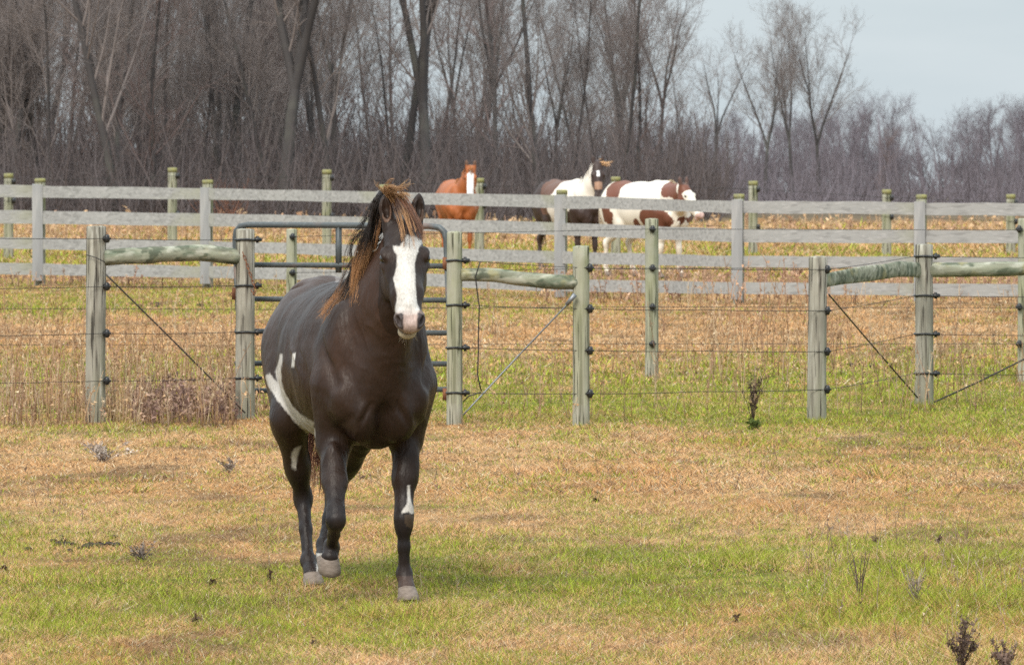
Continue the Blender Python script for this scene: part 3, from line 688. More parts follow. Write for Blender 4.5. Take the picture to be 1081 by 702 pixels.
        f.chain([K_, K_*.5+Ft*.5, Ft], [.034, .0285, .029], k=.02, lat=(0, 1, 0), sq=.92)
        back = L_.get('back', (-1, 0, 0)); back = np.array(back)
        f.cone(K_+back*.018+nrm(Ft-K_)*.05, Ft+back*.018, .017, .018, k=.014)
        f.ell(Ft+back*.006, (.036, .036, .042), k=.022)
        f.chain([Ft, Co], [.031, .040], k=.018)
        f.ell(Ft+back*.034-nrm(Ft-K_)*-.008, (.018, .02, .018), k=.015)
    for L_ in J['hind']:
        s, St, Hk, Ft, Co = L_['s'], *[np.array(L_[q]) for q in ('stifle', 'hock', 'fet', 'cor')]
        hip = np.array((-1.12, s*.17*w, 1.10))
        f.cone(hip, St, .19, .105, k=.06, lat=(0, 1, 0), sq=.75)
        f.cone((-1.25, s*.14, 1.05), St*.35+Hk*.65, .125, .055, k=.07, lat=(0, 1, 0), sq=.8)
        f.chain([St, St*.45+Hk*.55, Hk], [.098, .062, .042], k=.04, lat=(0, 1, 0), sq=.85)
        back = np.array(L_.get('back', (-1, 0, 0)))
        f.cone(Hk+back*.035+np.array([0, 0, .045]), St*.3+Hk*.7+back*.06, .019, .022, k=.03)
        f.ell(Hk, (.046, .040, .065), k=.03); f.ell(Hk+back*.035+np.array([0, 0, .04]), (.024, .022, .03), k=.02)
        f.chain([Hk, Hk*.5+Ft*.5, Ft], [.039, .031, .031], k=.025, lat=(0, 1, 0), sq=.88)
        f.cone(Hk+back*.03, Ft+back*.018, .018, .018, k=.014)
        f.ell(Ft+back*.004, (.037, .036, .042), k=.022)
        f.chain([Ft, Co], [.032, .041], k=.018)
        f.ell(Ft+back*.034, (.018, .02, .018), k=.015)
    V, Q = f.mesh()
    cr = np.array([(-.05, 0, 1.42), (.12, 0, 1.42), N2+np.array([-.10, 0, .10])*J.get('crest', 1)+np.array([0, 0, .05]), hp(-.01, 0, .02)])
    return V, Q, dict(cr=cr, hp=hp, hx=hx, lt=lt, dn=dn, P=P)

hoofm = mat('hoof_horn', (.15, .115, .092), rough=.6, spec=.3, noise=[(30, .4, .65, (.25, .20, .165), .6, (1, 1, 3)), (70, .55, .7, (.10, .08, .07), .5, None)], bump=(60, .4, .003, (1, 1, 5)))
eyem = mat('eye', (.012, .008, .006), rough=.08, spec=.6, coat=.6)
lashm = mat('eyelid', (.075, .05, .04), rough=.6)
coatm = mat('horse_coat', attr='col', rough=.42, spec=.19, sheen=0, noise=[(9, .5, .75, (.13, .075, .05), .10, None), (4, .45, .7, (.05, .026, .016), .35, None), (140, .4, .7, (.02, .015, .013), .28, (1, 1, .35))], bump=(70, .8, .006, (1, 1, .25)))
coatfar = mat('horse_coat_plain', attr='col', rough=.5, spec=.25)
hairm = mat('horse_hair', attr='col', rough=.5, spec=.35)

def hoof_mesh(cor, ax, toe, parent, T, S=20, sc_=1.0, Hh=.078):
    ax = nrm(ax); toe = nrm(np.array(toe)-ax*(np.array(toe)@ax)); sd = np.cross(ax, toe)
    rows = [(-.06, .038, .0), (0, .045, .0), (.25, .049, .008), (.6, .054, .018), (1.0, .060, .030), (1.03, .057, .029), (1.0, .045, .02), (.9, .01, .01)]
    a = np.arange(S)*2*np.pi/S; V = []
    for t, r, o in rows:
        r *= sc_; front = np.cos(a)
        V.append(np.array(cor)+ax*(t*Hh*1.0)+toe*(o*sc_)+np.outer(front*np.where(front > 0, 1.08, .88)*r, toe)+np.outer(np.sin(a)*r*.98, sd)+np.outer(np.where(front < 0, -front*0, 0), ax))
    V = np.concatenate(V); K = len(rows)
    i = np.arange(K-1)[:, None]*S+np.arange(S)[None]; i2 = np.arange(K-1)[:, None]*S+(np.arange(S)[None]+1) % S
    F = np.stack([i, i2, i2+S, i+S], -1).reshape(-1, 4)
    if np.dot(np.cross(ax, toe), sd) > 0: F = F[:, ::-1]
    return meshobj('hoof', T(V), [F, ((K-1)*S+np.arange(S))[None]], hoofm, parent)
def ball(c, r, m, name, parent, T, ax=None, rr=None):
    u, v = np.meshgrid(np.linspace(0.02, np.pi-.02, 14), np.arange(20)*np.pi/10, indexing='ij')
    q = np.stack([np.sin(u)*np.cos(v), np.sin(u)*np.sin(v), np.cos(u)], -1).reshape(-1, 3)*(np.array(rr) if rr is not None else r)
    if ax is not None: q = q @ np.array(ax)
    i = np.arange(13)[:, None]*20+np.arange(20)[None]; i2 = np.arange(13)[:, None]*20+(np.arange(20)[None]+1) % 20
    return meshobj(name, T(np.array(c)+q), np.stack([i, i+20, i2+20, i2], -1).reshape(-1, 4), m, parent)
def hair(name, guides, n, r, parent, T, cols, spread=.012, clump=9, S=3, frizz=.006, droop=0, attr='col', endjit=.4):
    """guides: list of polylines (k,3) all with the same k; strands are interpolated between neighbouring guides"""
    G = np.array(guides, float); ng, K0 = G.shape[:2]; K = 12
    t0 = np.linspace(0, 1, K0); t = np.linspace(0, 1, K)
    Gi = np.stack([[np.interp(t, t0, g[:, c]) for c in range(3)] for g in G]).transpose(0, 2, 1)
    for _ in range(2): Gi[:, 1:-1] = (Gi[:, :-2]+2*Gi[:, 1:-1]+Gi[:, 2:])/4
    P = []; C = []; R = []
    ncl = max(1, n//clump)
    for c in range(ncl):
        s = RNG.uniform(0, ng-1) if ng > 1 else 0; j = min(int(s), ng-2) if ng > 1 else 0; q = s-j
        base = Gi[j]*(1-q)+(Gi[j+1]*q if ng > 1 else 0)
        off = RNG.normal(0, spread, 3); off2 = RNG.normal(0, spread*1.6, 3); ph = RNG.uniform(0, 6.28, 3); ln = RNG.uniform(1-endjit, 1.0)
        tone = RNG.random()
        for k in range(clump):
            o = RNG.normal(0, spread*.28, 3); o2 = RNG.normal(0, spread*.42, 3)
            tt = np.linspace(0, ln*RNG.uniform(.9, 1.0), K)
            p = np.stack([np.interp(tt, t, base[:, i]) for i in range(3)], -1)
            p = p+(off+o)[None]*(.3+.7*(1-tt[:, None]))+(off2+o2)[None]*tt[:, None]+frizz*np.sin(tt[:, None]*7+ph)*tt[:, None]+RNG.normal(0, frizz*.12, (K, 3))
            P.append(p); R.append(r*RNG.uniform(.6, 1.2)*np.linspace(1, .35, K)); C.append(cols(tt, tone))
    P = np.array(P); R = np.array(R); C = np.array(C)
    V, F = tubes(P.reshape(-1, 3).reshape(len(P), K, 3), R, S, cap=False)
    Cc = np.repeat(C.reshape(len(P), K, 1, 3), S, 2).reshape(-1, 3)
    return meshobj(name, T(V), F, hairm, parent, attrs={attr: Cc})

# ----- main horse
YAW = math.radians(13); OX, OY = -.66, 24.05
Fv = np.array([math.sin(YAW), -math.cos(YAW)]); Lv = np.array([math.cos(YAW), math.sin(YAW)])
def Tm(V):
    V = np.asarray(V, float); xy = V[..., :1]*Fv+V[..., 1:2]*Lv+np.array([OX, OY]); return np.concatenate([xy, V[..., 2:3]], -1)
def Lm(px, py, d):
    p = W(px, py, d); r = p[:2]-np.array([OX, OY]); return np.array([r@Fv, r@Lv, p[2]])
RFb = nrm((-.35, 0, -.8))
J = dict(lo=(-1.55, -.46, .02), hi=(1.0, .46, 1.95), poll=(.475, .057, 1.715), muzzle=(.823, .018, 1.315), wide=.92,
    front=[dict(s=1, elbow=(.07, .158, .74), knee=Lm(426, 548, 23.88), fet=Lm(427, 606, 23.9), cor=Lm(429.5, 621.5, 23.86)),
           dict(s=-1, elbow=(.10, -.185, .72), knee=Lm(354.5, 549, 23.62), fet=Lm(350, 578, 23.83), cor=Lm(348, 588, 23.80), back=(-.5, 0, .75))],
    hind=[dict(s=-1, stifle=(-.80, -.225, .78), hock=Lm(320, 526, 24.97), fet=Lm(325.5, 592, 24.77), cor=Lm(329.5, 606, 24.70)),
          dict(s=1, stifle=(-.90, .20, .80), hock=Lm(352, 520, 25.6), fet=Lm(342, 575, 25.45), cor=Lm(341, 590, 25.38), back=(-.9, 0, .3))])
V, Q, HD = horse_body(.0062, J)
def vnormals(V, Q):
    fn = np.cross(V[Q[:, 2]]-V[Q[:, 0]], V[Q[:, 3]]-V[Q[:, 1]]); Nn = np.zeros_like(V)
    for k in range(4):
        for i in range(3): Nn[:, i] += np.bincount(Q[:, k], fn[:, i], len(V))
    return Nn/(np.linalg.norm(Nn, axis=1, keepdims=True)+1e-12)
_n = vnormals(V, Q); _q = V-HD['P']
body_ = np.where((_q@HD['hx'] > -.02) & (V[:, 0] > .5), .35, 1.0)
u_, v_, z_ = V.T; wx = (fbm(u_*3, v_*3, z_*3, 201, 2)-.5)*.5
rid = 1-np.abs(2*fbm((u_+wx)*7, v_*7, (z_+wx)*3.2, 202, 3)-1)*2.2          # long soft muscle ridges
rib = np.sin((u_+.25*z_+wx*.15)*2*np.pi/.085)*sstep(-u_, .2, .3)*(1-sstep(-u_, .62, .75))*sstep(z_, .8, .95)*(1-sstep(z_, 1.2, 1.32))
wr = 1-np.abs(2*fbm((u_+wx*.5)*22, v_*22, z_*12, 203, 3)-1)*2
V = V+_n*((rid-.4)*.0062*np.clip((z_-.35)/.3, .25, 1)+rib*.0004+(wr-.5)*.0011)[:, None]*body_[:, None]
Wd = Tm(V); px, py = pxof(Wd)
rt = empty('horse', (OX-.1, OY+.5, 0), 'dark brown horse with a wide white blaze walking in front of the tube gate', 'horse')
hl = (V-HD['P']); ht = hl@HD['hx']; hs = hl@HD['lt']; hn = hl@HD['dn']
c = np.tile(np.array([.050, .027, .018]), (len(V), 1))
tn = fbm(V[:, 0]*3, V[:, 1]*3, V[:, 2]*3, 5, 3)[:, None]
warm = (sstep(V[:, 2], .8, 1.25)*(V[:, 0] < .45)*.9)[:, None]*sstep(tn, .35, .65)  # reddish-brown back and shoulder, with some warm sheen put into the colour
c = c*(1-warm)+np.array([.118, .060, .040])*warm
c *= .39*(.7+.65*fbm(V[:, 0]*12, V[:, 1]*12, V[:, 2]*5, 8, 3))[:, None]
rump = (sstep(-V[:, 0], .85, 1.1)*sstep(V[:, 2], 1.0, 1.3))[:, None]*.55; c = c*(1-rump)+np.array([.10, .075, .068])*rump
leg = sstep(-V[:, 2], -.62, -.35)[:, None]; c = c*(1-leg)+np.array([.014, .011, .011])*leg
jx = (fbm(Wd[:, 0]*45, Wd[:, 1]*45, Wd[:, 2]*18, 3, 3)-.5)*5; jy = (fbm(Wd[:, 0]*45, Wd[:, 1]*45, Wd[:, 2]*18, 13, 3)-.5)*7
WH = np.array([.56, .52, .475])
def z3(l): return [(a/3.694+350, b/3.694+180) for a, b in l]
blaze = z3([(290, 250), (330, 258), (352, 272), (372, 264), (378, 272), (350, 288), (340, 302), (333, 340), (329, 380), (331, 430), (334, 480), (340, 520), (350, 545), (335, 562), (300, 565), (270, 560), (240, 552), (243, 530), (250, 505), (250, 480), (243, 450), (236, 425), (245, 395), (251, 360), (252, 330), (238, 312), (240, 295), (268, 296), (280, 280)])
head = (ht > -.02) & (V[:, 0] > .5) & (V[:, 2] > 1.1)
dirn = Wd-np.array([0, 0, CAMZ])
def soft(poly, cond, q=.45, reps=9):
    a = 0
    for i_ in range(reps):
        n1 = (fbm(Wd[:, 0]*60+i_*3, Wd[:, 1]*60, Wd[:, 2]*22, 70+i_, 2)-.5)*6; n2 = (fbm(Wd[:, 0]*60, Wd[:, 1]*60+i_*5, Wd[:, 2]*22, 90+i_, 2)-.5)*9
        a = a+(inpoly(px+(jx*.6+n1)*q, py+(jy*.6+n2)*q, poly) & cond)
    return (a/reps)[:, None]
mottle = (.86+.22*fbm(Wd[:, 0]*30, Wd[:, 1]*30, Wd[:, 2]*14, 44, 3))[:, None]
blaze = [(x_+(429-x_)*.09*(y_ > 262), y_) for x_, y_ in blaze]
a1 = soft(blaze, head & (hn > -.075)); m1 = a1[:, 0] > .5
c = c*(1-a1)+WH*mottle*a1
mz = head & (ht > .50); pk = np.clip((ht-.50)/.05, 0, 1)[:, None]*mz[:, None]
c = c*(1-pk*.85)+np.array([.50, .37, .32])*pk*.85*np.where(np.abs(hs) < .03, 1, .6)[:, None]+0
nos = head & (ht > .535) & (np.abs(np.abs(hs)-.052) < .020) & (np.abs(hn-.018) < .026); c[nos] = c[nos]*.12+np.array([.02, .018, .02])
chin = head & (ht > .49) & (hn < -.052); c[chin] = np.array([.45, .38, .27])
mouth = head & (ht > .52) & (np.abs(hn+.052) < .0065); c[mouth] = (.05, .03, .025)
eyep = [HD['hp'](.193, s*.093, .009) for s in (1, -1)]
for e in eyep:
    q = np.linalg.norm(V-e, axis=1); k = (1-sstep(q, .017, .03))[:, None]; c = c*(1-k)+np.array([.014, .011, .011])*k
# ear linings
for s in (1, -1):
    q = HD['hp'](-.005, s*.064, .015); dd = V-q; m = (np.abs(dd[:, 2]-.085) < .065) & (np.abs(dd@HD['lt']) < .024) & (V[:, 0] > q[0]+.012)
    ecx = 407.8 if s < 0 else 443.0; er = ((px-ecx)/5.2)**2+((py-223.5)/11)**2; m = (er < 1) & (V[:, 0] > q[0]+.008) & (V[:, 2] > 1.70)
    c[m] = np.array([.11, .06, .038])*(.25+1.3*er[m]**1.5)[:, None]
stripe = [(295.6, 374), (298.8, 374), (298, 385), (296.5, 393), (297.5, 404), (302, 417), (309, 429), (316, 436), (325, 442), (332, 446), (330.5, 451), (336.5, 457), (334.5, 462), (326.5, 459), (316, 450), (303.5, 436), (291, 420), (282, 406), (279, 396), (285, 394), (290, 401), (293, 404), (291, 392), (294, 382)]
side = (V[:, 1] < -.05) & (V[:, 0] < .1)
a2 = soft(stripe, side & (V[:, 2] > .6) & (V[:, 0] > -1.0), .6)
a3 = soft([(308.5, 374), (312.3, 372), (311.3, 380), (310.5, 388), (307.3, 388), (308.5, 380)], side & (V[:, 2] > .6) & (V[:, 0] > -1.0), .35)
a4 = soft([(430.7, 512), (432.7, 512), (434, 528), (438, 541), (434, 543), (430.5, 540), (423, 541.5), (426, 536), (429.5, 531)], (V[:, 1] > .02) & (V[:, 0] > 0), .4)
a5 = soft([(308, 477), (318.5, 469.5), (314.5, 480), (312.5, 495), (308, 494)], (V[:, 1] < 0) & (V[:, 0] < -.5), .8)*.8
for a_ in (a2, a3, a4, a5): c = c*(1-a_)+WH*.95*mottle*a_
m6 = (V[:, 1] > .1) & (V[:, 0] > 0) & inpoly(px, py, [(427, 543), (438, 543), (438, 552), (434, 558), (428, 554)]); c[m6] = c[m6]*.5+np.array([.075, .05, .03])*.6
m7 = (V[:, 0] < -.5) & (V[:, 2] < .10) & (px > 334) & (px < 341); c[m7] = WH*.8
pat = (V[:, 2] < .115) & (V[:, 0] > .05) & (V[:, 1] > 0); c[pat] = c[pat]*.6+np.array([.12, .075, .06])*.4
wpx = (np.abs(px-361) < 7) & (np.abs(py-294) < 4) & (V[:, 2] > 1.3) & (V[:, 0] < 0); c[wpx] = c[wpx]*.5+np.array([.3, .26, .24])*.5
meshobj('body', Wd, Q, coatm, rt, attrs={'col': c})
Td = lambda v: np.asarray(v, float)@np.array([[*Fv, 0], [*Lv, 0], [0, 0, 1]])
f0 = J['front'][0]; f1 = J['front'][1]; h0 = J['hind'][0]; h1 = J['hind'][1]
for L_, axd, toe, hh in ((f0, (.28, 0, -1), (1, 0, .1), .072), (f1, (-.45, 0, -.85), (.85, 0, -.45), .060), (h0, (.28, 0, -1), (1, 0, .1), .075), (h1, (.45, 0, -.9), (.9, 0, .4), .075)):
    ax_ = nrm(axd); cor = np.array(L_['cor'])
    if L_ is not f1: hh = (cor[2]+.012)/-ax_[2] if cor[2] < .13 else hh
    o = hoof_mesh(cor-ax_*.004, axd, toe, rt, Tm, Hh=hh, sc_=.92)
for s, e in zip((1, -1), eyep):
    ey = ball(e+HD['lt']*s*.006+HD['dn']*.003, .019, eyem, 'eye', rt, Tm, ax=[HD['hx'], HD['lt'], HD['dn']], rr=(.022, .016, .018))
    a = np.linspace(-1, 1, 9); c_ = e+HD['lt']*s*.006
    P_ = np.array([c_+HD['hx']*.024*q+HD['dn']*(.013-.009*q*q)+HD['lt']*s*(.004-.010*q*q) for q in a]); Vv, Ff = tubes(P_, np.full(9, .0045), 6); meshobj('eyelid', Tm(Vv), Ff, lashm, rt)
DKH = np.array([.022, .016, .014]); ORG = np.array([.36, .17, .07]); BLD = np.array([.50, .30, .15])
def mane_col(t, tone):
    k = sstep(t, .25+.45*tone, .6+.45*tone)[:, None]; e = ORG*(1-tone*.4)+BLD*tone*.4; return DKH*(1-k)+e*k
def fore_col(t, tone):
    k = sstep(t, .1, .55)[:, None]*(.15+.85*(tone > .4)); e = ORG*(1-tone*.7)+BLD*tone*.7; return np.array([.06, .03, .02])*(1-k)+e*k
hp = HD['hp']
def g(pts): return [Lm(*p) for p in pts]
# mane on the right side of the neck: (px, py, distance)
mg = [g([(399, 214, 23.80), (396, 209, 23.80), (398, 222, 23.66), (397, 240, 23.68), (396, 258, 23.7), (394, 275, 23.7)]),
      g([(410, 218, 23.66), (398, 220, 23.68), (392, 240, 23.72), (388, 262, 23.74), (385, 285, 23.75), (384, 312, 23.75)]),
      g([(404, 228, 23.72), (392, 240, 23.74), (384, 258, 23.8), (378, 280, 23.8), (374, 302, 23.8), (370, 322, 23.8)]),
      g([(400, 240, 23.80), (388, 252, 23.8), (380, 272, 23.84), (384, 292, 23.8), (389, 312, 23.75), (388, 335, 23.72)]),
      g([(396, 256, 23.86), (382, 266, 23.86), (376, 286, 23.88), (378, 306, 23.84), (378, 326, 23.8), (372, 346, 23.78)]),
      g([(392, 272, 23.95), (378, 280, 23.95), (371, 298, 23.95), (362, 314, 23.9), (354, 326, 23.88), (347, 342, 23.86)]),
      g([(388, 288, 24.05), (375, 294, 24.05), (366, 306, 24.05), (356, 318, 24.0), (349, 328, 23.98), (342, 338, 23.96)])]
hair('mane', mg, 1100, .00115, rt, Tm, mane_col, spread=.018, clump=14, frizz=.019, endjit=.25)
def on_body(gl, first=2, lift=.034):
    for gg in gl:
        for i_, p_ in enumerate(gg):
            if i_ < first: p_[0] -= .09; continue
            w_ = Tm(p_); qx, qy = pxof(w_); near = (np.abs(px-qx) < 2.2) & (np.abs(py-qy) < 2.2)
            if near.any():
                d_ = Wd[near, 1].min()-lift
                if d_ < w_[1]: p_[:] = Lm(qx, qy, d_)
on_body(mg)
mg2 = [g([(413, 210, 23.60), (406, 201, 23.62), (400, 206, 23.64), (396, 222, 23.66), (394, 236, 23.68), (393, 250, 23.7)]),
       g([(418, 212, 23.62), (408, 203, 23.64), (399, 212, 23.66), (395, 228, 23.68), (391, 244, 23.7), (389, 262, 23.7)])]
on_body(mg2, 2, .006)
hair('mane', mg2, 420, .0012, rt, Tm, lambda t, k: np.tile(DKH*(1+.9*k), (len(t), 1)), spread=.008, clump=10, frizz=.003)
fg = [g([(415, 214, 23.58), (416, 222, 23.5), (419, 234, 23.46), (422, 246, 23.43), (424, 258, 23.41), (423, 270, 23.40)]),
      g([(420, 211, 23.57), (423, 220, 23.48), (427, 232, 23.45), (429, 244, 23.43), (430, 256, 23.41), (429, 268, 23.40)]),
      g([(424, 211, 23.57), (430, 218, 23.48), (435, 230, 23.46), (438, 240, 23.44), (441, 250, 23.42), (444, 260, 23.41)]),
      g([(428, 213, 23.57), (434, 222, 23.49), (440, 232, 23.47), (446, 242, 23.45), (449, 250, 23.45), (449, 258, 23.45)])]
hair('forelock', fg[:3], 104, .0011, rt, Tm, fore_col, spread=.008, clump=8, frizz=.008)
hair('forelock', fg[2:], 110, .0011, rt, Tm, lambda t, k: np.tile(np.array([.10, .045, .025])*(.6+k), (len(t), 1)), spread=.010, clump=8, frizz=.004)
tg = [g([(418, 213, 23.6), (412, 206, 23.58), (407, 200, 23.56), (407, 196, 23.55), (411, 198, 23.54), (415, 202, 23.53)]),
      g([(418, 212, 23.6), (412, 205, 23.58), (408, 199, 23.56), (412, 197, 23.55), (420, 199, 23.54), (426, 203, 23.53)]),
      g([(422, 213, 23.6), (418, 206, 23.58), (416, 201, 23.56), (420, 202, 23.55), (427, 205, 23.54), (432, 208, 23.53)]),
      g([(424, 214, 23.6), (425, 208, 23.58), (428, 206, 23.56), (431, 209, 23.55), (434, 214, 23.54), (436, 220, 23.53)])]
hair('forelock', tg, 330, .00105, rt, Tm, lambda t, k: np.tile((ORG*(1-k)+BLD*k)*(.55+.6*k), (len(t), 1)), spread=.010, clump=7, frizz=.012)
wg = [g([(410, 204, 23.6), (402, 200, 23.58), (398, 198, 23.56), (396, 195, 23.55), (395, 192, 23.55), (397, 190, 23.54)]),
      g([(418, 202, 23.6), (422, 199, 23.58), (424, 196, 23.56), (428, 193, 23.55), (432, 192, 23.55), (431, 190, 23.54)])]
hair('forelock', wg[:1], 12, .0012, rt, Tm, lambda t, k: np.tile(BLD*.8, (len(t), 1)), spread=.006, clump=3, frizz=.008)
hair('forelock', wg[1:], 16, .0012, rt, Tm, lambda t, k: np.tile(BLD*.8, (len(t), 1)), spread=.008, clump=2, frizz=.010)
# chin whiskers
wk = [[hp(.55, s*.03, -.07), hp(.565, s*.045, -.095), hp(.575, s*.055, -.115)] for s in (-1, -.3, .4, 1)]
hair('whiskers', wk, 20, .0004, rt, Tm, lambda t, k: np.tile(np.array([.6, .52, .4]), (len(t), 1)), spread=.012, clump=2, frizz=.004)
# tail hanging behind the hind legs
tl = [[(-1.40, .00, 1.26), (-1.50, .02, 1.12), (-1.50, .04, .90), (-1.46, .06, .68), (-1.42, .05, .48), (-1.40, .02, .30)],
      [(-1.40, .05, 1.26), (-1.50, .06, 1.12), (-1.51, .07, .90), (-1.47, .09, .68), (-1.42, .08, .48), (-1.40, .05, .34)]]
tl = [[(a, b-.02, z) for a, b, z in gg] for gg in tl]
hair('tail', tl, 640, .0018, rt, Tm, lambda t, k: np.tile((np.array([.10, .032, .02])*(1-k)+np.array([.30, .11, .06])*k), (len(t), 1)), spread=.034, clump=10, frizz=.012)

# ----- distant horses
def std(poll, muzzle, dx=(0, 0, 0, 0)):
    def fr(s, dx): return dict(s=s, elbow=(.04, s*.15, .78), knee=(.06+dx*.5, s*.14, .43), fet=(.05+dx, s*.14, .15), cor=(.09+dx, s*.14, .075))
    def hi(s, dx): return dict(s=s, stifle=(-.84, s*.19, .82), hock=(-1.18+dx*.6, s*.15, .50), fet=(-1.13+dx, s*.15, .15), cor=(-1.09+dx, s*.15, .075))
    return dict(lo=(-1.6, -.6, .02), hi=(1.25, .6, 2.05), poll=poll, muzzle=muzzle, front=[fr(1, dx[0]), fr(-1, dx[1])], hind=[hi(1, dx[2]), hi(-1, dx[3])])
def far_horse(label, px, d, yaw, scale, J, coat, mane, manecol, tailcol, forelock=None, fcol=None):
    y = math.radians(yaw); F2 = np.array([math.sin(y), -math.cos(y)]); L2 = np.array([math.cos(y), math.sin(y)])
    o2 = np.array([(px-CX)*d/FPX, d]); z0 = float(zg(o2[0], d))
    T = lambda V: np.concatenate([(np.asarray(V, float)[..., :1]*F2+np.asarray(V, float)[..., 1:2]*L2)*scale+o2, np.asarray(V, float)[..., 2:3]*scale+z0], -1)
    V, Q, H = horse_body(.012, J); r = empty('horse', (o2[0], d, z0), label, 'horse')
    meshobj('body', T(V), Q, coatfar, r, attrs={'col': coat(V, H)})
    for L_ in J['front']+J['hind']: hoof_mesh(np.array(L_['cor'])+np.array([0, 0, .004]), (.25, 0, -1), (1, 0, 0), r, T, S=12)
    for s in (1, -1): ball(H['hp'](.198, s*.098, .010), .02, eyem, 'eye', r, T)
    B = np.array([-.02, 0, 1.40]); Pp = H['hp'](-.03, 0, 0)
    gs = []
    for q in np.linspace(0, 1, 6):
        b = np.array([np.interp(q*3, range(4), H['cr'][:, i]) for i in range(3)]); gs.append([b, b+np.array([0, mane*.05, .0]), b+np.array([.02, mane*.09, -.08]), b+np.array([.04, mane*.11, -.17])])
    hair('mane', gs, 420, .004, r, T, lambda t, k: np.tile(np.array(manecol)*(.7+.6*k), (len(t), 1)), spread=.02, clump=6)
    hair('tail', [[(-1.39, 0, 1.28), (-1.50, 0, 1.15), (-1.52, 0, .8), (-1.48, 0, .35)], [(-1.39, .05, 1.28), (-1.50, .04, 1.15), (-1.52, .05, .8), (-1.48, .05, .35)]], 150, .006, r, T, lambda t, k: np.tile(np.array(tailcol)*(.7+.6*k), (len(t), 1)), spread=.035, clump=6)
    fl_ = forelock or [[H['hp'](0, 0, .06), H['hp'](.04, 0, .09), H['hp'](.08, 0, .09), H['hp'](.12, 0, .08)]]*2
    if mane > 0: return r
    if forelock: fl_ = [[H['P']+np.array(q) for q in gg] for gg in forelock]
    hair('forelock', fl_, 60, .004, r, T, lambda t, k: np.tile(np.array(fcol or manecol)*(.8+.6*k), (len(t), 1)), spread=.02, clump=6)
def parts_of(V, H):
    q = V-H['P']; return q@H['hx'], q@H['lt'], q@H['dn']
def chest_coat(V, H):
    t, l, n = parts_of(V, H); head = (V[:, 0] > .45) & (V[:, 2] > 1.2)
    c = np.tile([.31, .095, .03], (len(V), 1))*(.8+.4*fbm(V[:, 0]*4, V[:, 1]*4, V[:, 2]*4, 3))[:, None]
    ear = (V[:, 2] > H['P'][2]+.05); c[ear] = (.10, .05, .03)
    c[(np.abs(l) < .058-.03*(t < .12)) & (n > -.08) & (t > .06) & (t < .62) & head] = (.72, .70, .69)
    c[(t > .5) & head & (np.abs(l) < .06)] = (.62, .48, .45)
    return c
far_horse('chestnut horse with a broad white blaze facing us behind the plank fence', 487, 91, 9, 1.0, std((.44, .10, 1.66), (.64, .06, 1.20)), chest_coat, -1, (.42, .17, .06), (.30, .11, .04))
def bay_coat(V, H):
    t, l, n = parts_of(V, H); head = (V[:, 0] > .42) & (V[:, 2] > 1.30) & (t > 0)
    c = np.tile([.045, .028, .024], (len(V), 1))
    j = (fbm(V[:, 0]*5, V[:, 1]*5, V[:, 2]*5, 3)-.5)*.3
    w = (V[:, 0]+j > -.48) & (V[:, 0]+j*.5 < .40) & (V[:, 2]+j*.4-.5*np.clip(V[:, 0], 0, 1) > .98) & (V[:, 1] < .13) & ~head
    w |= (V[:, 0] > -.62+j) & (V[:, 0] < -.35) & (V[:, 2]+j*.5 < 1.2) & (V[:, 2] > .75)
    br = (V[:, 0]+j < -.46) & (V[:, 0]+j > -.95) & (V[:, 2] > .9); c[br] = (.12, .06, .04)
    c[w] = (.66, .60, .53)
    tanm = head & (t > .32) & (np.abs(l) < .06); c[tanm] = (.30, .17, .11)
    c[head & (t > .52)] = (.10, .07, .07); c[head & (np.abs(l) < .022) & (np.abs(t-.19) < .045) & (n > 0)] = (.8, .8, .8)
    cheek = (V[:, 0] > .5) & (np.abs(l) > .06) & (t > -.1) & (t < .4) & (n < -.05) & (l < 0) & (V[:, 2] > 1.25); c[cheek] = (.20, .11, .07)
    return c
far_horse('dark bay and white pinto horse with a blond forelock blown sideways', 617, 84, 27, 1.03, std((.44, .0, 1.70), (.62, -.08, 1.24), (.05, -.05, .1, -.1)), bay_coat, -1, (.55, .50, .44), (.04, .03, .025),
          fcol=(.55, .33, .17), forelock=[[(.05, .03, .05), (.07, .10, .04), (.08, .15, .01), (.07, .21, .03)], [(.05, .03, .02), (.08, .08, .0), (.08, .14, -.02), (.07, .21, .01)]])
def pinto_coat(V, H):
    t, l, n = parts_of(V, H)
    c = np.tile([.72, .66, .57], (len(V), 1)); u, v, z = V.T
    j = (fbm(u*5, v*5, z*5, 13)-.5)*.22
    B = np.array((.15, .058, .036))
    def blob(cu, cz, ru, rz): return ((u+j-cu)/ru)**2+((z+j*.7-cz)/rz)**2 < 1
    m = (blob(-.98, 1.30, .20, .17) | blob(-1.08, .98, .12, .24) | blob(.02, .90, .30, .20) | blob(.28, 1.36, .24, .14) | blob(.42, 1.24, .12, .16)) & (z > .55)
    m |= (blob(-.42, .78, .1, .1))
    c[m] = B
    hd_ = (t > -.05) & (u > .55) & (z > .8); c[hd_ & (t < .12)] = B; c[hd_ & (t < .30) & (n < -.03) & (t > .1)] = B
    c[(t > .52) & (u > .6)] = (.50, .33, .28)
    c[(z > H['P'][2]+.02) & (u > .5)] = (.09, .05, .04)
    c[(z < .45)] = (.62, .54, .44)
    return c
far_horse('red brown and white pinto horse standing side on with its head lowered', 705, 80, 38, 1.03, std((.58, -.18, 1.38), (.92, -.14, .95), (.06, -.12, .12, -.15)), pinto_coat, 1, (.62, .50, .34), (.62, .52, .4))
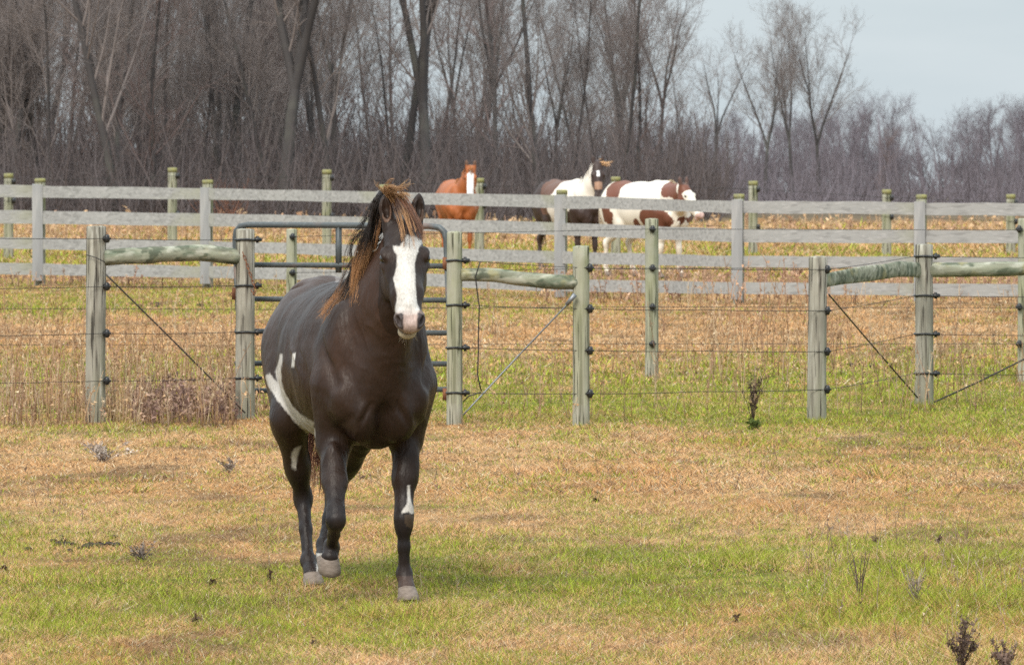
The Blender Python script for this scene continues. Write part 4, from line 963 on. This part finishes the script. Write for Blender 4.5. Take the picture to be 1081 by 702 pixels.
# ---------- bare trees
barkm = mat('grey_bark', (.07, .064, .063), rough=.95, spec=.08, noise=[(3, .4, .65, (.055, .05, .05), .6, (1, 1, .3)), (1.2, .55, .7, (.12, .12, .10), .5, None)])
twigm = mat('twigs', (.205, .175, .165), rough=.95, spec=.05)
redm = mat('reddish_twigs', (.19, .14, .13), rough=.95, spec=.05)
farm = mat('far_twigs_haze_tint', (.165, .143, .158), rough=1, spec=.0)  # distance haze put into the twig colour as a purplish tint
def rotv(d, ang, az):
    """tilt unit vectors d by ang in a random azimuth az"""
    ref = np.where(np.abs(d[:, 2:3]) > .9, np.array([[1., 0, 0]]), np.array([[0, 0, 1.]])); u = np.cross(d, ref); u /= np.linalg.norm(u, axis=1, keepdims=True); v = np.cross(d, u)
    s = np.cos(az)[:, None]*u+np.sin(az)[:, None]*v; r = np.cos(ang)[:, None]*d+np.sin(ang)[:, None]*s; return r/np.linalg.norm(r, axis=1, keepdims=True)
def grow(rng, base, d, L, r, K, up, wob, taper=.3):
    N_ = len(base); P = np.zeros((N_, K, 3)); P[:, 0] = base; D = d.copy(); st = (L/(K-1))[:, None]
    for k in range(1, K):
        D = D+rng.normal(0, wob, (N_, 3))+np.array([0, 0, up]); D /= np.linalg.norm(D, axis=1, keepdims=True); P[:, k] = P[:, k-1]+D*st
    R = r[:, None]*np.linspace(1, taper, K)[None]; return P, R
def kids(rng, P, R, n, tmin, amin, amax, lfun, rr):
    N_, K = R.shape; t = rng.uniform(tmin, .98, (N_, n)); idx = t*(K-1); j = np.minimum(idx.astype(int), K-2); q = (idx-j)[..., None]
    a = np.arange(N_)[:, None]; b = P[a, j]*(1-q)+P[a, j+1]*q; D = P[a, j+1]-P[a, j]; D /= np.linalg.norm(D, axis=2, keepdims=True)
    r = (R[a, j]*(1-q[..., 0])+R[a, j+1]*q[..., 0])*rr*rng.uniform(.6, 1, t.shape)
    d = rotv(D.reshape(-1, 3), rng.uniform(amin, amax, N_*n), rng.uniform(0, 6.28, N_*n)); return b.reshape(-1, 3), d, lfun(t).ravel()*rng.uniform(.6, 1.2, N_*n), r.ravel()
def make_tree(seed, H, r0, style, lv=(16, 7, 5, 4), fork=0, ang=(.3, .9)):
    rng = np.random.default_rng(seed)
    base = np.zeros((1, 3)); lean = rng.normal(0, .06, 3)*(2 if style == 'lean' else 1); d = np.array([[lean[0], lean[1], 1.]]); d /= np.linalg.norm(d)
    T0 = MB(); C0 = MB()
    if fork:
        P, R = grow(rng, base-[0, 0, .3], d, np.array([H*fork]), np.array([r0]), 6, .02, .03, .68); P0_, R0_ = P, R
        nb = 3 if style != 'pair' else 2; e = P[0, -1]
        dd = rotv(np.repeat(d, nb, 0), rng.uniform(.12, .3, nb), np.arange(nb)*6.28/nb+rng.uniform(0, 6)); e = P[0, -1]; P, R = grow(rng, np.repeat(e[None], nb, 0), dd, np.full(nb, H*(1-fork)), np.full(nb, r0*.66), 12, .05, .05, .12); FP = np.concatenate([np.repeat(P0_[:, :-1], nb, 0)+rng.normal(0, .012, (nb, 1, 3)), P], 1); FR = np.concatenate([np.repeat(R0_[:, :-1], nb, 0), R], 1)
    else:
        P, R = grow(rng, base-[0, 0, .3], d, np.array([H]), np.array([r0]), 14, .03, .035, .12); FP, FR = P, R
    V, F = tubes(FP, FR, 8); T0.add(V, F)
    tm = .13 if not fork else .04
    if style == 'low': tm = .1
    b, d, l, r = kids(rng, P, R, lv[0]//len(P), tm, ang[0], ang[1], lambda t: H*(.30-.12*t), .5)
    P1, R1 = grow(rng, b, d, l, np.clip(r, .012, .12), 7, .10, .09, .25); V, F = tubes(P1, R1, 5, cap=False); C0.add(V, F)
    b, d, l, r = kids(rng, P1, R1, lv[1], .12, .4, 1.0, lambda t: H*(.14-.06*t), .6)
    P2, R2 = grow(rng, b, d, l, np.clip(r, .008, .05), 5, .08, .12, .3); V, F = tubes(P2, R2, 4, cap=False); C0.add(V, F)
    b, d, l, r = kids(rng, P2, R2, lv[2], .1, .3, .9, lambda t: H*(.070-.02*t), .7)
    P3, R3 = grow(rng, b, d, l, np.clip(r, .005, .014), 4, .06, .14, .4); V, F = tubes(P3, R3, 3, cap=False); C0.add(V, F)
    if lv[3]:
        b, d, l, r = kids(rng, P3, R3, lv[3], .1, .3, .8, lambda t: H*(.035+0*t), .8)
        P4, R4 = grow(rng, b, d, l, np.clip(r, .0035, .006), 3, .04, .15, .6); V, F = tubes(P4, R4, 3, cap=False); C0.add(V, F)
    return T0, C0
def tree_proto(name, seed, H, r0, style, tm, **k):
    T0, C0 = make_tree(seed, H, r0, style, **k)
    root = bpy.data.objects.new(name, None); COL.objects.link(root)
    T0.build('trunk', barkm, root, loc=(0, 0, 0)); C0.build('crown', tm, root, loc=(0, 0, 0)); return root
def place(proto, first, x, y, rz, s, label, group=None, wide=1):
    if first: o = proto
    else:
        o = proto.copy(); COL.objects.link(o)
        for ch in proto.children:
            c = ch.copy(); COL.objects.link(c); c.parent = o
    o.location = (x, y, float(zg(x, y))); o.rotation_euler = (0, 0, rz); o.scale = (s*wide, s*wide, s*RS.uniform(.95, 1.05))
    tag(o, label, 'tree', group)
    return o
RS = random.Random(5)
protos = [tree_proto('bare_tree', 101+i, H, r0, st, tm, lv=lv, fork=fk) for i, (H, r0, st, tm, lv, fk) in enumerate([
    (12, .115, 'x', twigm, (26, 8, 5, 3), 0), (11, .09, 'x', twigm, (24, 8, 5, 3), 0), (12, .17, 'x', twigm, (24, 7, 5, 2), .28), (9.5, .065, 'x', twigm, (20, 7, 5, 2), 0),
    (9, .085, 'low', redm, (22, 6, 4, 2), 0), (8.5, .07, 'x', twigm, (18, 6, 4, 2), .4), (11, .12, 'lean', twigm, (22, 7, 4, 2), .5), (10, .12, 'x', twigm, (30, 8, 5, 2), .42)])]
used = set()
def wood_tree(px, d, k, s, label='bare grey tree among the many of the woods behind the pasture', group='bare trees of the woods behind the pasture', rz=None, wide=1):
    x = (px-CX)*d/FPX; place(protos[k], k not in used, x, d, RS.uniform(0, 6.28) if rz is None else rz, s, label, group, wide); used.add(k)
n = 0
for i in range(175):
    px = RS.uniform(-90, 700); d = 136+ (RS.random()**.8)*56
    dens = .84 if px < 350 else (.24 if px < 480 else .38)
    if px > 560 and d > 175: dens = .3
    if RS.random() > dens: continue
    wood_tree(px, d, RS.choice([0, 1, 1, 0, 3, 3, 4, 4, 6, 3, 1, 3, 5]), RS.uniform(.75, 1.2)*(1 if px < 600 else .72)); n += 1
# trees one can tell apart
def D(px, d, k, s, label, rz=0, wide=1): wood_tree(px, d, k, s, label, None, rz, wide)
D(298, 138, 2, 1.15, 'thick dark forked tree rising out of the top of the picture left of the horse', 1)
D(124, 137, 1, 1.35, 'straight dark trunk in the densest part of the woods on the left', 2)
D(452, 140, 2, 1.0, 'dark tree with spreading limbs against bright sky gaps above the chestnut horse', 3.3)
D(415, 142, 6, 1.05, 'slender leaning tree between the forked tree and the chestnut horse', .5)
D(572, 143, 0, .95, 'tall straight tree above the dark bay pinto', 4)
D(655, 160, 5, .98, 'round crowned tree at the right end of the tall woods', 1)
D(632, 150, 3, .8, 'thin tree beside the round crowned tree at the end of the tall woods', 2)
D(727, 210, 3, .82, 'small upright tree standing apart beyond the pinto horses', 2)
D(752, 205, 6, .62, 'leaning forked tree beyond the lowered head of the side on pinto', 2.6)
D(806, 215, 7, .74, 'slender tree just left of the tall pair', 1)
D(838, 225, 7, .86, 'left one of the tall pair of lone trees against the sky', 2, .8)
D(866, 226, 7, .88, 'right one of the tall pair of lone trees against the sky', 4.2, .9)
D(686, 190, 5, .8, 'low dark tree filling the gap below the open sky', 3)
D(935, 190, 4, .33, 'small pale bush tree behind the far wire fence on the right', 3)
# undergrowth along the wood edge
def thicket(name, label, px0, px1, d0, d1, n, h0, h1, r, m, seed, up=.15):
    rng = np.random.default_rng(seed); d = rng.uniform(d0, d1, n); x = (rng.uniform(px0, px1, n)-CX)*d/FPX
    b = np.stack([x, d, zg(x, d)-.1], -1); dr = np.stack([rng.normal(0, .5, n), rng.normal(0, .5, n), np.ones(n)], -1); dr /= np.linalg.norm(dr, axis=1, keepdims=True)
    P, R = grow(rng, b, dr, rng.uniform(h0, h1, n), np.full(n, r)*rng.uniform(.6, 1.4, n), 6, up, .12, .3); mb = MB(); V, F = tubes(P, R, 3, cap=False); mb.add(V, F)
    b, dd, l, r_ = kids(rng, P, R, 7, .15, .6, 1.5, lambda t: (h1*.3)*(1.1-t), .6); P, R = grow(rng, b, dd, l, r_, 4, .05, .15, .4); V, F = tubes(P, R, 3, cap=False); mb.add(V, F)
    return tag(mb.build(name, m, loc=(0, 0, 0)), label, 'undergrowth', kind='stuff')
brushm = mat('brush_twigs', (.115, .097, .096), rough=1, spec=.03)
rustm = mat('rust_twigs', (.24, .115, .075), rough=1, spec=.03)
thicket('undergrowth', 'dense dark undergrowth along the foot of the woods', -80, 760, 133, 175, 5200, 1.0, 3.4, .020, brushm, 1)
thicket('undergrowth', 'saplings filling the woods between the trunks', -80, 600, 160, 240, 1900, 2.5, 5.6, .022, brushm, 2)
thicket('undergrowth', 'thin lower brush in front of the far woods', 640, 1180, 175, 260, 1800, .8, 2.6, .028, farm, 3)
thicket('rusty_brush', 'rust coloured leafy brush at the foot of the woods on the left', 215, 262, 133.5, 137, 70, .3, 1.5, .010, rustm, 4)
# far woods: one mass
def far_wood(name, label, rows, seed, m, prot):
    rng = np.random.default_rng(seed); VV = []; FF = {}; n = 0
    bl = []
    for (T0, C0) in prot:
        mbx = MB()
        for q in (T0, C0):
            off = mbx.n
            for v in q.V: mbx.V.append(v); mbx.n += len(v)
            for kk, fs in q.F.items():
                for f_ in fs: mbx.F.setdefault(kk, []).append(f_+off)
        bl.append((np.concatenate(mbx.V), {kk: np.concatenate(v) for kk, v in mbx.F.items()}))
    out = MB()
    for (px, d, h) in rows:
        Vt, Ft = bl[rng.integers(len(bl))]; a = rng.uniform(0, 6.28); ca, sa = math.cos(a), math.sin(a); s = h/10.
        x = (px-CX)*d/FPX; V = Vt@np.array([[ca, sa, 0], [-sa, ca, 0], [0, 0, 1]])*[s*1.15, s*1.15, s]+[x, d, float(zg(x, d))]
        out.add(V, list(Ft.values()))
    return tag(out.build(name, m, loc=(0, 0, 0)), label, 'woods', kind='stuff')
fp = [make_tree(300+i, 10, .16, 'low', lv=(26, 9, 6, 0), fork=fk, ang=(.4, 1.1)) for i, fk in enumerate((0, .3, 0))]
for t_, c_ in fp: pass
rows = []
TOPY = [(-100, 128), (400, 132), (600, 130), (700, 128), (780, 122), (850, 112), (900, 110), (940, 101), (985, 108), (1003, 122), (1030, 116), (1050, 108), (1090, 110), (1250, 105)]
for i in range(230):
    px = RS.uniform(-120, 1220) if i % 3 else RS.uniform(640, 1220); d = RS.uniform(380, 520); ty = np.interp(px, [a for a, b in TOPY], [b for a, b in TOPY])+RS.uniform(-3, 22)
    z = CAMZ-(ty-HY)*d/FPX; rows.append((px, d, (z-float(zg(0, d)))*.95))
far_wood('distant_woods', 'distant woods along the horizon, painted a hazy purple grey', rows, 9, farm, fp)
